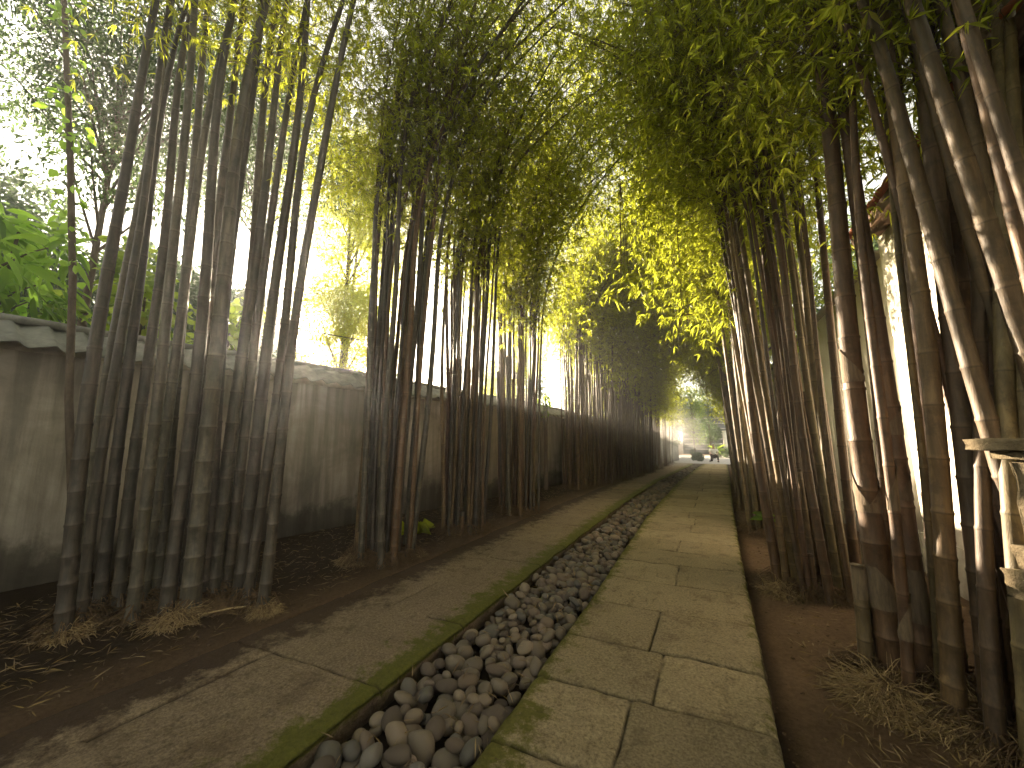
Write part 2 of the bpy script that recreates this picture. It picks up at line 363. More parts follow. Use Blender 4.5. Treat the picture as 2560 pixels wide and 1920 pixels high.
def pave(name, left, right, mat, cross, longs, mossf, zf, seed, dirtf):
    ys = np.concatenate([np.arange(0.3, 5.5, 0.014), np.arange(5.5, 10, 0.03), np.arange(10, END, 0.08)])
    n = 95; u = np.linspace(0, 1, n)
    U, YY = np.meshgrid(u, ys, indexing='ij')
    wv = 0.004 * fbm(YY, YY * 0 + 3, 1.2, 4, seed)
    xl = left(YY) + wv; xr = right(YY) + 0.005 * fbm(YY, YY * 0 + 9, 1.0, 5, seed + 1)
    XX = xl + (xr - xl) * U
    d = np.full_like(XX, 9.0)
    for (yc, u0, u1, sl) in cross:
        wob = 0.006 * fbm(XX, XX * 0 + yc, 1.5, 4, seed + 7)
        dd = np.abs(YY - (yc + sl * (U - 0.5)) + wob); dd = np.where((U >= u0) & (U <= u1), dd, 9); d = np.minimum(d, dd)
    for (uc, y0, y1) in longs:
        wob = 0.006 * fbm(YY, YY * 0 + uc, 1.5, 4, seed + 8)
        dd = np.abs(XX - (xl + (xr - xl) * uc) + wob); dd = np.where((YY >= y0) & (YY <= y1), dd, 9); d = np.minimum(d, dd)
    cr1 = np.abs(fbm(XX * 1.0, YY * 0.35, 1.3, 6, seed + 50)); cr2 = np.abs(fbm(XX, YY, 0.8, 6, seed + 51)); cm = fbm(XX, YY, 0.35, 3, seed + 52) > 0.1
    crk = np.where(cm, np.exp(-(cr1 / 0.035) ** 2), np.exp(-(cr2 / 0.02) ** 2) * 0.8)
    rowi = np.zeros_like(XX, dtype=int)
    for (yc, u0, u1, sl) in cross:
        if u0 == 0 and u1 == 1: rowi += (YY > yc + sl * (U - 0.5))
    coli = np.zeros_like(rowi)
    for (uc, y0, y1) in longs: coli += ((YY >= y0) & (YY <= y1) & (U > uc))
    hsh = np.random.default_rng(seed).random((400, 4)); hid = np.clip(rowi, 0, 399); tone = 0.80 + 0.36 * hsh[hid, np.clip(coli, 0, 3)]; dz_ = (hsh[(hid * 7 + 3) % 400, np.clip(coli, 0, 3)] - 0.5) * 0.009
    J = np.maximum(np.exp(-(d / 0.0065) ** 2), crk * 0.35)
    zz = zf(XX, YY, U) + dz_ - 0.014 * J - 0.006 * np.exp(-(d / 0.025) ** 2)
    edge = np.minimum(XX - xl, xr - XX); zz -= 0.02 * np.exp(-(edge / 0.014) ** 2)
    V = np.stack([XX, YY, zz], -1).reshape(-1, 3); F = grid_faces(n, len(ys))
    moss = mossf(XX - xl, xr - XX, YY).reshape(-1); Jf = J.reshape(-1)
    ny = len(ys); V2 = [V]; Fs = [F]; att_t = [tone.reshape(-1)]; att_d = [dirtf(XX - xl, xr - XX, YY).reshape(-1)]; att_m = [moss]; att_j = [Jf]; base = len(V)
    for side, sgn in ((0, -1), (n - 1, 1)):
        idx = side * ny + np.arange(ny); top = V[idx].copy(); prev = idx
        for q, (dz, dx) in enumerate(((0.02, 0.005), (0.07, -0.006), (0.24, -0.01))):
            lo = top.copy(); lo[:, 2] = lo[:, 2] - dz; lo[:, 0] += sgn * dx + 0.006 * fbm(lo[:, 1], lo[:, 1] * 0 + q, 2.5, 4, seed + 20 + q)
            V2.append(lo); cur = base + np.arange(ny); base += ny
            a, b, c, dd_ = prev[:-1], prev[1:], cur[1:], cur[:-1]
            Fs.append(np.stack([a, b, c, dd_] if sgn > 0 else [a, dd_, c, b], -1)); prev = cur; att_d.append(np.full(ny, 0.4)); att_t.append(np.full(ny, 0.9))
            att_m.append(np.full(ny, 0.5 if q < 1 else 0.15)); att_j.append(np.full(ny, 0.15 if q == 0 else 0.55))
    # end faces
    o = mesh_obj(name, np.concatenate(V2), Fs, mat, smooth=True, attrs={'moss': np.concatenate(att_m), 'joint': np.concatenate(att_j), 'dirt': np.concatenate(att_d), 'tone': np.concatenate(att_t)})
    return tag(o, kind='structure')
cr = []; lg = []
yc = 0.62; k = 0
while yc < END:
    cr.append((yc, 0, 1, 0.07 + random.uniform(-0.03, 0.03)))
    step = random.choice((0.58, 0.64, 0.7)); 
    if k % 2 == 0 or random.random() < 0.35: lg.append((random.uniform(0.45, 0.62), yc, yc + step))
    yc += step; k += 1
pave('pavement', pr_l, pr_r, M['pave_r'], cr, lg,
     lambda a, b, y: np.exp(-a / 0.16) * 0.85 + np.exp(-b / 0.12) * 0.6 + 0.22 * np.clip((y - 5) / 8, 0, 1) + 0.25 * np.exp(-((a - 0.15) / 0.2) ** 2) * (y < 2.2),
     lambda x, y, u: 0.007 * fbm(x, y, 1.3, 9, 31) + 0.012 * (u - 0.5), 40, lambda a, b, y: 0.12 + 0 * a)
cl = [(1.83, 0, 1, 0.10), (0.6, 0.0, 1, 0.05), (2.75, 0.75, 1, 0.02), (2.7, 0.0, 0.12, 0), (3.35, 0.0, 0.3, 0.03), (4.4, 0.5, 1, 0.03), (5.3, 0.0, 1, 0.05), (6.6, 0.3, 1, 0.03), (8.2, 0, 1, 0), (10, 0, 1, 0), (12, 0, 1, 0), (14, 0, 1, 0)]
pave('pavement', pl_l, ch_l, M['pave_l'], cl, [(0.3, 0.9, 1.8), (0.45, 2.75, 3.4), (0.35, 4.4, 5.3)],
     lambda a, b, y: np.exp(-b / 0.24) * 1.15 + np.exp(-a / 0.15) * 0.35,
     lambda x, y, u: 0.010 * fbm(x, y, 0.9, 9, 33) - 0.006, 60, lambda a, b, y: np.exp(-a / 0.35) * 1.0 + 0.10)
cb_x = np.linspace(0, 1, 12); cb_y = np.concatenate([np.arange(0.3, 6, 0.06), np.arange(6, END, 0.3)])
U, YY = np.meshgrid(cb_x, cb_y, indexing='ij'); XX = ch_l(YY) - 0.02 + (pr_l(YY) - ch_l(YY) + 0.04) * U
tag(mesh_obj('channel_bed', np.stack([XX, YY, -0.155 + 0.01 * fbm(XX, YY, 1, 4, 9)], -1).reshape(-1, 3), grid_faces(12, len(cb_y)), M['soil'], smooth=True, attrs={'shade_tone': np.ones(XX.size)}), kind='structure')  # bed takes the full dark soil tone
rx = np.linspace(-14, 16, 60); ry = np.linspace(END, 41, 40); X, Y = np.meshgrid(rx, ry, indexing='ij')
tag(mesh_obj('road', np.stack([X, Y, 0.004 + 0.004 * fbm(X, Y, 0.2, 4, 2)], -1).reshape(-1, 3), grid_faces(60, 40), M['road'], smooth=True), kind='structure')

# ------------------------------------------------------------ left garden wall with its corrugated coping
wy = np.arange(-6, 30.6, 0.3)
wt = thing('garden_wall', 'long grey stained plaster garden wall behind the left row of bamboo', 'wall', (wall_x(0), 0, 0))
ox = Vector((float(wall_x(0)), 0, 0))
V, F = [], []
for i, y in enumerate(wy):
    x = float(wall_x(y)); h = float(wall_h(y))
    for k, (dx, z) in enumerate(((0, -0.15), (0, h * 0.5), (0, h), (-0.16, h), (-0.16, -0.15))):
        V.append((x + dx - ox.x + 0.006 * math.sin(y * 3 + k), y, z))
    if i:
        a = (i - 1) * 5; b = i * 5
        for k in range(5): F.append((a + k, b + k, b + (k + 1) % 5, a + (k + 1) % 5))
F.append((0, 1, 2, 3, 4)); n = (len(wy) - 1) * 5; F.append((n + 4, n + 3, n + 2, n + 1, n))
mesh_obj('wall_panel', V, F, M['plaster'], wt)
def wave(p): q = p % 1.0; return q / 0.72 if q < 0.72 else (1 - (q - 0.72) / 0.28) ** 1.5
V, F = [], []
ws = [q for q in wy if q <= 23.0]
for i, y in enumerate(ws):
    x = float(wall_x(y)) - ox.x; h = float(wall_h(y))
    V += [(x + 0.012, y, h - 0.02), (x - 0.24, y, h - 0.02), (x - 0.24, y, h + 0.27), (x + 0.012, y, h + 0.115)]
    if i:
        a = (i - 1) * 4; b = i * 4
        for k in range(4): F.append((a + k, b + k, b + (k + 1) % 4, a + (k + 1) % 4))
F.append((0, 1, 2, 3)); n = (len(ws) - 1) * 4; F.append((n + 3, n + 2, n + 1, n))
mesh_obj('mortar_bed', V, F, M['plinth'], wt)
y = -5.5; si = 0
while y < 22.8:
    L = 1.25; y1 = min(y + L, 23)
    n = 60; rows = 5; V = []; tilt = random.uniform(-0.012, 0.012); drop = random.uniform(-0.012, 0.01)
    for i in range(n + 1):
        yy = y + (y1 - y - 0.015) * i / n
        x = float(wall_x(yy)); h = float(wall_h(yy))
        for r in range(rows):
            f = r / (rows - 1)
            xx = x - 0.28 + 0.50 * f; zz = h + 0.30 - 0.31 * f + 0.06 * wave(yy / 0.25) - 0.0 + drop + tilt * (yy - y) + (si % 2) * 0.006 + 0.008
            V.append((xx - ox.x, yy, zz))
    nv = len(V); V += [(a, b, c - 0.012) for a, b, c in V]
    F = []
    for i in range(n):
        for r in range(rows - 1):
            a = i * rows + r; F.append((a, a + 1, a + rows + 1, a + rows)); F.append((a + nv, a + rows + nv, a + rows + 1 + nv, a + 1 + nv))
        a = i * rows + rows - 1; F.append((a, a + nv, a + rows + nv, a + rows))
        a = i * rows; F.append((a, a + rows, a + rows + nv, a + nv))
    mesh_obj('coping_sheet', V, F, M['coping'], wt, smooth=True); y += L; si += 1
mb = MB(); pts = []
for yy in np.arange(-5.6, 22.9, 0.25): pts.append((float(wall_x(yy)) - 0.27 - ox.x, yy, float(wall_h(yy)) + 0.345 + 0.006 * math.sin(yy * 7)))
mb.tube(pts, [0.05] * len(pts), 8); mb.build('ridge_cap', M['coping'], wt, True)
mb = MB(); pts = [(float(wall_x(yy)) - 0.08 - ox.x, yy, float(wall_h(yy)) + 0.02) for yy in np.arange(23, 30.6, 0.4)]
mb.tube(pts, [0.1] * len(pts), 8); mb.build('coping', M['coping'], wt, True)

# ------------------------------------------------------------ white building on the right
HX = 2.2
ht = thing('white_house', 'white rendered house with red tiled eave behind the right row of bamboo', 'house', (HX, 0, 0))
mb = MB(); mb.box((1.6, 2.85, 2.2), (3.2, 6.7, 3.8)); mb.build('wall', M['house'], ht)
mb = MB(); mb.box((1.585, 2.85, 0.14), (3.23, 6.74, 0.58)); mb.build('plinth', M['plinth'], ht)
mb = MB(); mb.box((-0.25, 2.78, 4.07), (0.05, 6.76, 0.15)); mb.build('fascia', M['wood'], ht)
mb = MB(); mb.box((0.08, 2.78, 4.125), (0.6, 6.7, 0.03)); mb.build('soffit', M['wood'], ht)
V, F = [], []; n = 420; rr = 14; YE = 6.25
for i in range(n + 1):
    yy = -0.6 + (YE + 0.6) * i / n
    for r in range(rr + 1):
        f = r / rr; V.append((-0.32 + 2.6 * f, yy, 4.18 + 1.25 * f + 0.028 * abs(math.sin(yy / 0.24 * math.pi)) + 0.02 * (1 - (f * rr * 0.5) % 1.0)))
for i in range(n):
    for r in range(rr): a = i * (rr + 1) + r; F.append((a, a + 1, a + rr + 2, a + rr + 1))
nv = len(V); V += [(a, b, c - 0.05) for a, b, c in V]; F += [tuple(k + nv for k in reversed(f)) for f in F[:n * rr]]
for i in range(n): a = i * (rr + 1); F.append((a, a + rr + 1, a + rr + 1 + nv, a + nv))
for r in range(rr): F.append((r, r + nv, r + 1 + nv, r + 1)); a = n * (rr + 1) + r; F.append((a, a + 1, a + 1 + nv, a + nv))
mesh_obj('roof', V, F, M['roof_red'], ht, smooth=False)

bw = thing('boundary_wall', 'tall white boundary wall continuing beyond the house behind the right bamboo', 'wall', (2.25, 15, 0))
mb = MB(); mb.box((0.12, -0.4, 1.95), (0.24, 16.7, 3.9)); mb.build('wall_panel', M['house'], bw); mb = MB(); mb.box((0.11, -0.4, 0.12), (0.28, 16.6, 0.5)); mb.build('plinth', M['plinth'], bw)
mb = MB(); mb.box((0.12, -0.35, 3.96), (0.36, 16.6, 0.1)); mb.build('coping', M['plinth'], bw)
# ------------------------------------------------------------ leaves and twigs as arrays
def unit(a): return a / np.maximum(np.linalg.norm(a, axis=-1, keepdims=True), 1e-9)
def leaves_geo(P, D, L, W, droop=0.35, r=rng, shape='lance'):
    n = len(P); D = unit(D); up = np.tile([0, 0, 1.0], (n, 1)) + r.normal(0, 0.55, (n, 3))
    S = unit(np.cross(D, up)); Nn = np.cross(S, D)
    L = L[:, None]; W = W[:, None]
    if shape == 'lance':
        f = (0.0, 0.28, 1.0); w = 0.5
        v0 = P; mid = P + D * L * 0.32 + Nn * L * 0.03
        v1 = mid + S * W * w + Nn * W * 0.12; v2 = mid - S * W * w + Nn * W * 0.12
        v3 = P + D * L * (1 - droop * 0.15) - np.array([0, 0, 1.0]) * L * droop * 0.45
        V = np.stack([v0, v1, v3, v2], 1).reshape(-1, 3)
        b = np.arange(n)[:, None] * 4
        F = np.concatenate([b + np.array([[0, 1, 2]]), b + np.array([[0, 2, 3]])])
        return V, F
    # broad leaf: 8 points, folded along the midrib
    rows = [(0.0, 0.03), (0.22, 0.8), (0.5, 1.0), (0.8, 0.55), (1.0, 0.0)]
    vs = []
    for f, wd in rows[1:-1]:
        c = P + D * L * f - np.array([0, 0, 1.0]) * L * droop * 0.5 * f * f
        vs += [c + S * W * wd * 0.5 + Nn * W * 0.16, c, c - S * W * wd * 0.5 + Nn * W * 0.16]
    tip = P + D * L - np.array([0, 0, 1.0]) * L * droop * 0.55
    V = np.stack([P] + vs + [tip], 1).reshape(-1, 3); b = np.arange(n)[:, None] * 11
    T = [[0, 1, 2], [0, 2, 3], [7, 10, 8], [8, 10, 9]]; Q = [[1, 4, 5, 2], [2, 5, 6, 3], [4, 7, 8, 5], [5, 8, 9, 6]]
    return V, [np.concatenate([b + np.array([q]) for q in T]), np.concatenate([b + np.array([q]) for q in Q])]
def twig_geo(A, B, r0):
    "thin three sided sticks"
    n = len(A); D = unit(B - A); S = unit(np.cross(D, np.tile([0.3, 0.2, 1.0], (n, 1)))); T = np.cross(S, D)
    vs = []
    for P, rr in ((A, r0), (B, r0 * 0.45)):
        for k in range(3):
            u = k * 2.094; vs.append(P + (S * math.cos(u) + T * math.sin(u)) * np.reshape(rr, (-1, 1)))
    V = np.stack(vs, 1).reshape(-1, 3); b = np.arange(n)[:, None] * 6
    F = np.concatenate([b + np.array([[k, (k + 1) % 3, (k + 1) % 3 + 3, k + 3]]) for k in range(3)])
    return V, F

def bamboo_foliage(pts_along, name_parent, nbr, blen, nfan, leafL, mat, dens=1.0, out=None, seed=0, lw=0.125):
    """pts_along: (n,3) points on culms from which branches spring, with weights for length"""
    r = np.random.default_rng(seed)
    P = np.repeat(pts_along[:, :3], nbr, 0); Wt = np.repeat(pts_along[:, 3], nbr)
    n = len(P); az = r.uniform(0, 6.283, n); el = r.uniform(0.15, 0.95, n)
    ln = blen * Wt * r.uniform(0.45, 1.15, n)
    D = np.stack([np.cos(az) * np.cos(el), np.sin(az) * np.cos(el), np.sin(el)], -1)
    if out is not None: D = unit(D + np.array(out))
    segs = 4; pts = [P]; cur = P.copy(); d = D.copy()
    for s in range(segs):
        cur = cur + d * (ln / segs)[:, None]; d = unit(d + np.array([0, 0, -0.42]) + r.normal(0, 0.16, (n, 3))); pts.append(cur.copy())
    A = np.concatenate(pts[:-1]); B = np.concatenate(pts[1:]); rad = np.concatenate([np.full(n, 0.0042 - 0.0008 * s) for s in range(segs)])
    TV, TF = twig_geo(A, B, rad)
    seg = r.integers(0, segs * 10, (n, nfan)) / 10.0; seg = np.clip(seg + 0.35, 0.2, segs - 0.01)
    si = seg.astype(int); fr = (seg - si)[..., None]
    arr = np.stack(pts, 1)
    ii = np.arange(n)[:, None]
    C = arr[ii, si] * (1 - fr) + arr[ii, np.minimum(si + 1, segs)] * fr
    # short twiglets that end in a fan of leaves
    C = C.reshape(-1, 3); m = len(C)
    td = unit(r.normal(0, 1, (m, 3)) + np.array([0, 0, -0.35])); tl = r.uniform(0.05, 0.34, m)[:, None]
    E2 = C + td * tl
    TV2, TF2 = twig_geo(C, E2, np.full(m, 0.0018))
    nl = 6; ax = unit(td + np.array([0, 0, -0.5]))
    Pl = np.repeat(E2, nl, 0); Dl = unit(np.repeat(ax, nl, 0) + r.normal(0, 0.62, (m * nl, 3)))
    Ll = leafL * r.uniform(0.4, 1.45, m * nl)
    LV, LF = leaves_geo(Pl, Dl, Ll, Ll * lw * r.uniform(0.8, 1.3, m * nl), 0.5, r)
    return (LV, LF), (np.concatenate([TV, TV2]), np.concatenate([TF, TF2 + len(TV)]))

# ------------------------------------------------------------ bamboo culms and clumps
def culm_curve(base, lean, height, bend, seed, step=0.25):
    r = random.Random(seed); zs = np.linspace(0, height, max(5, int(height / step)))
    ph = r.uniform(0, 6); am = r.uniform(0.004, 0.028)
    b0 = r.uniform(3.8, 5.2)
    t = np.maximum(0, zs - b0)
    x = base[0] + lean[0] * zs + bend[0] * t ** 2 + am * np.sin(zs * 1.3 + ph)
    y = base[1] + lean[1] * zs + bend[1] * t ** 2 + am * np.cos(zs * 1.1 + ph)
    z = base[2] + zs - (abs(bend[0]) + abs(bend[1])) * 0.35 * t ** 2
    return np.stack([x, y, z], -1)

def culm_mesh(curve, r0, seed, n=9, cut=False, cut_rings=None):
    r = random.Random(seed); L = np.concatenate([[0], np.cumsum(np.linalg.norm(np.diff(curve, axis=0), axis=1))])
    tot = L[-1]; s = -0.12; node = []
    s = 0.05; inter = r.uniform(0.18, 0.28)
    while s < tot:
        node.append(s); s += inter * r.uniform(0.93, 1.07); inter = min(inter * 1.08, r.uniform(0.34, 0.46))
    if cut: node = node[:]; 
    S, RR, VV = [0.0], [1.18], [-0.4]
    for i, q in enumerate(node):
        for ds, rr, v in ((-0.014, 1.0, -0.04), (-0.003, 1.06, -0.003), (0.006, 1.075, 0.012), (0.02, 0.985, 0.05)):
            S.append(q + ds); RR.append(rr); VV.append(i + v)
        S.append(q + 0.12); RR.append(0.975); VV.append(i + 0.45)
    S = np.array(S); RR = np.array(RR); VV = np.array(VV) + 1; ok = S < tot; S, RR, VV = S[ok], RR[ok], VV[ok]
    o = np.argsort(S); S, RR, VV = S[o], RR[o], VV[o]
    P = np.stack([np.interp(S, L, curve[:, k]) for k in range(3)], -1)
    # a slight zigzag from node to node
    f = S / tot; full = 10.0 if cut else tot
    rad = r0 * RR * (1 - 0.72 * (S / full) ** 1.4) * (1 + 0.22 * np.exp(-S / 0.18))
    T = unit(np.gradient(P, axis=0)); A = unit(np.cross(T, np.tile([0.05, 1.0, 0.1], (len(P), 1)))); B = np.cross(T, A)
    u = np.arange(n) * 2 * math.pi / n + r.uniform(0, 6)
    V = P[:, None, :] + (A[:, None, :] * np.cos(u)[None, :, None] + B[:, None, :] * np.sin(u)[None, :, None]) * rad[:, None, None]
    UV = np.stack(np.meshgrid(VV, np.arange(n) / n, indexing='ij')[::-1], -1)
    UV = np.stack([UV[..., 0], UV[..., 1]], -1)
    m = len(P); i, j = np.meshgrid(np.arange(m - 1), np.arange(n), indexing='ij'); a = i * n + j; b = i * n + (j + 1) % n
    F = [np.stack([a, b, b + n, a + n], -1).reshape(-1, 4)]
    F.append(np.array([[(m - 1) * n + k for k in range(n)]]))
    V = V.reshape(-1, 3); UV = UV.reshape(-1, 2)
    return V, F, UV, P, rad, S

def sheath(curve_P, rad, S, s0, length, seed, mat, parent):
    r = random.Random(seed); rows, cols = 8, 12; V = []; a0 = r.uniform(0, 6.28)
    for i in range(rows):
        f = i / (rows - 1); s = s0 + length * f
        c = np.array([np.interp(s, S, curve_P[:, k]) for k in range(3)]); rr = np.interp(s, S, rad)
        half = math.pi * (1.02 - 0.85 * max(0, f - 0.15) / 0.85)
        for j in range(cols):
            g_ = j / (cols - 1) * 2 - 1; u = a0 + g_ * half + f * 0.5
            q = rr * 1.02 + 0.0025 + 0.004 * f * abs(g_) + 0.01 * max(0, f - 0.85)
            V.append((c[0] + math.cos(u) * q, c[1] + math.sin(u) * q, c[2]))
    F = [(i * cols + j, i * cols + j + 1, (i + 1) * cols + j + 1, (i + 1) * cols + j) for i in range(rows - 1) for j in range(cols - 1)]
    return mesh_obj('sheath', V, F, mat, parent, smooth=True)

def root_tuft(bases, seed, dens=1.0, spread=0.2, strawf=0.4):
    r = np.random.default_rng(seed); Vs, Fs, off = [], [], 0
    for (bx, by, bz, br) in bases:
        n = int(26 * dens); az = r.uniform(0, 6.283, n)
        P0 = np.stack([bx + np.cos(az) * br * 0.9, by + np.sin(az) * br * 0.9, bz + r.uniform(0.02, 0.15, n)], -1)
        out = np.stack([np.cos(az), np.sin(az), np.zeros(n)], -1)
        ln = r.uniform(0.4, 1.4, n) * spread
        P1 = P0 + out * (ln * 0.35)[:, None] + np.array([0, 0, 0.01]); P1[:, 2] = P0[:, 2] - r.uniform(0, 0.04, n)
        P2 = P0 + out * ln[:, None] + r.normal(0, 0.015, (n, 3)); P2[:, 2] = bz - 0.02 + r.uniform(-0.01, 0.02, n)
        V, F = twig_geo(np.concatenate([P0, P1]), np.concatenate([P1, P2]), np.concatenate([np.full(n, 0.006), np.full(n, 0.0035)]))
        Vs.append(V); Fs.append(F + off); off += len(V)
    return np.concatenate(Vs), np.concatenate(Fs)

def mound(cx, cy, rx, ry, h, seed, z0):
    n, m = 26, 9; V = [(0, 0, 0)]; th = np.arange(n) * 2 * math.pi / n
    rr = random.Random(seed); ph = [rr.uniform(0, 6) for _ in range(6)]
    V = [(cx, cy, z0 + h)]; F = []
    for i in range(1, m + 1):
        f = i / m
        for k, t_ in enumerate(th):
            q = 1 + 0.14 * math.sin(3 * t_ + ph[0]) + 0.1 * math.sin(5 * t_ + ph[1]) + 0.06 * math.sin(9 * t_ + ph[2])
            zz = z0 + h * (math.cos(f * math.pi) * 0.5 + 0.5) * (1 + 0.25 * math.sin(7 * t_ + ph[3] + f * 9)) - (0.03 if i == m else 0)
            V.append((cx + rx * f * q * math.cos(t_), cy + ry * f * q * math.sin(t_), zz))
    for k in range(n): F.append((0, 1 + k, 1 + (k + 1) % n))
    for i in range(m - 1):
        for k in range(n): a = 1 + i * n + k; b = 1 + i * n + (k + 1) % n; F.append((a, a + n, b + n, b))
    return V, F

def gz(x, y):
    if x > pr_r(y): return -0.09
    return 0.0 + 0.03 * min(1, max(0, (pl_l(y) - x) / 2.5))

def clump(culms, label, group, bendx, mat, leaf_from=4.6, dens=1.0, seed=0, leafL=0.12, sheaths=0, nodes=0.32, nbr=3, blen=1.0, nfan=8, bstart=None, sides=9, leafmat='bleaf', rootd=1.0, mat2=None, out=None, top=9.0):
    """culms: list of (x, y, radius, leanx, leany, height or None)"""
    cx = sum(c[0] for c in culms) / len(culms); cy_ = sum(c[1] for c in culms) / len(culms)
    z0 = gz(cx, cy_)
    t = thing('bamboo_clump', label, 'bamboo', (cx, cy_, z0), group)
    O = np.array([cx, cy_, z0]); rr = random.Random(seed); spr = []; bases = []
    for i, c in enumerate(culms):
        h = c[5]; cut = h is not None
        hh = h if cut else top + rr.uniform(-1.0, 1.2)
        bz = gz(c[0], c[1]) - 0.04
        bend = (bendx * rr.uniform(0.3, 1.6) * (0 if cut else 1), (rr.uniform(-0.03, 0.03)) * (0 if cut else 1))
        cv = culm_curve((c[0], c[1], bz), (c[3], c[4]), hh, bend, seed * 97 + i)
        V, F, UV, P, rad, S = culm_mesh(cv, c[2], seed * 31 + i, sides, cut)
        co = mesh_obj('culm', V - O, F, mat if (mat2 is None or rr.random() < 0.6) else mat2, t, smooth=True, uv=UV)
        if i < sheaths:
            s0 = 0.35
            for q in range(2 if i % 2 else 3):
                sheath(P - O, rad, S, s0 + rr.uniform(0, 0.2), rr.uniform(0.26, 0.36), seed * 7 + i * 5 + q, M['sheath'], co)
                s0 += rr.uniform(0.45, 0.9)
        if not cut or hh > 3:
            for s in np.arange(leaf_from + rr.uniform(-0.5, 0.6), S[-1], nodes):
                p = [np.interp(s, S, P[:, k]) for k in range(3)]
                wgt = 0.55 + 0.6 * math.sin(min(1, (s - leaf_from + 1) / (S[-1] - leaf_from + 1)) * math.pi)
                spr.append((*p, wgt))
        bases.append((c[0] - cx, c[1] - cy_, bz - z0 + 0.04, c[2]))
    if dens > 0 and spr:
        spr = np.array(spr); (LV, LF), (TV, TF) = bamboo_foliage(spr, t, nbr, blen, max(2, int(nfan * dens)), leafL, None, 1, out, seed + 5)
        mesh_obj('foliage', LV - O, LF, M[leafmat], t); mesh_obj('twigs', TV - O, TF, M['twig'], t)
    if rootd > 0:
        rv, rf = root_tuft(bases, seed, rootd * 2.2)
        mesh_obj('root_mat', rv, rf, M['root'], t)
        xs_ = [b[0] for b in bases]; ys_ = [b[1] for b in bases]
        V, F = mound(sum(xs_) / len(xs_), sum(ys_) / len(ys_), (max(xs_) - min(xs_)) / 2 + 0.16, (max(ys_) - min(ys_)) / 2 + 0.14, 0.11, seed, -0.035)
        mesh_obj('root_mound', V, F, M['root'], t, smooth=True)
    return t

def from_px(rows, dmul=1.0):
    "measured culms: (foot px, foot py, upper px, upper py, width px) -> plan position, radius and lean"
    res = []
    for row in rows:
        xb, yb, xt, yt, wp = row[:5]; h = row[5] if len(row) > 5 else None
        b = ground(xb, yb, gz(*ground(xb, yb).xy)); d = b.dot(HF); u = at(xt, yt, d)
        dz = u.z - b.z; fd = (b - Vector((0, 0, EYE))).dot(fwd)
        if h is not None: hh = dz
        else: hh = None
        res.append((b.x, b.y, wp / FPX * fd / 2 * dmul, (u.x - b.x) / dz, (u.y - b.y) / dz, hh))
    return res
def random_culms(cx, cy, rx, ry, n, r0, r1, seed, fan=0.03, leanx=0.0, leany=0.0, cuts=0):
    r = random.Random(seed); res = []; tries = 0
    while len(res) < n and tries < 3000:
        tries += 1; a = r.uniform(0, 6.283); q = math.sqrt(r.uniform(0.0, 1)); x = cx + rx * q * math.cos(a); y = cy + ry * q * math.sin(a)
        rad = r.uniform(r0, r1)
        if any((x - p[0]) ** 2 + (y - p[1]) ** 2 < ((rad + p[2]) * 0.95) ** 2 for p in res): continue
        h = (r.uniform(0.15, 0.5) if len(res) % 2 else r.uniform(0.9, 3.4)) if len(res) < cuts else None
        res.append((x, y, rad, leanx + (x - cx) / max(rx, .1) * fan + r.gauss(0, 0.012), leany + (y - cy) / max(ry, .1) * fan * 0.6 + r.gauss(0, 0.012), h))
    return res

GL = 'bamboo clumps along the left wall'; GR = 'bamboo clumps along the right side'
mg, mbw, mo = M['bamboo_grey'], M['bamboo_brown'], M['bamboo_olive']
A = from_px([(150, 1590, 365, 10, 34), (205, 1560, 418, 0, 24), (250, 1530, 430, 0, 27), (172, 1540, 380, 300, 22)])
clump(A, 'leftmost bamboo clump of few grey canes beside the thin vine pole', GL, 0.02, mg, 6.0, 1, 1, 0.09, 0, 0.36, 3, 1.4, 10, 12)
B = from_px([(330, 1555, 500, 40, 28), (356, 1520, 553, 0, 26), (424, 1538, 578, 0, 32), (477, 1530, 625, 0, 42), (500, 1508, 641, 0, 30), (530, 1500, 717, 0, 32), (560, 1488, 742, 40, 26), (592, 1500, 780, 0, 32), (620, 1508, 800, 80, 26), (648, 1525, 852, 12, 27),
             (395, 1500, 520, 0, 28), (300, 1520, 470, 0, 26), (455, 1480, 600, 0, 30), (545, 1475, 690, 0, 30)])
clump(B, 'broad near left bamboo clump of thick dark canes before the first bare stretch of wall', GL, 0.025, mg, 5.9, 1, 2, 0.09, 0, 0.36, 3, 1.4, 10, 12)
C = random_culms(-3.82, 3.75, 0.42, 0.36, 36, 0.024, 0.046, 3, 0.035, 0.012, 0.0, 6)
clump(C, 'second big left clump, grey canes standing alone with bare wall on its left', GL, 0.07, mg, 5.0, 1, 3, 0.095, 0, 0.3, 3, 1.7, 9, 9, mat2=mbw)
D = random_culms(-3.72, 5.4, 0.38, 0.40, 34, 0.022, 0.044, 4, 0.03, 0.01, 0, 8)
clump(D, 'left clump with several canes sawn off high above the wall', GL, 0.08, mg, 4.8, 1, 4, 0.095, 0, 0.3, 3, 1.7, 9, 9, mat2=mbw)
E_ = random_culms(-3.62, 7.35, 0.40, 0.48, 38, 0.02, 0.04, 5, 0.03, 0.01, 0, 6)
clump(E_, 'dense left clump with a dark bushy knot, bare stained wall on its right', GL, 0.08, mbw, 4.3, 1, 5, 0.10, 0, 0.3, 3, 1.7, 9, 8, mat2=mg)
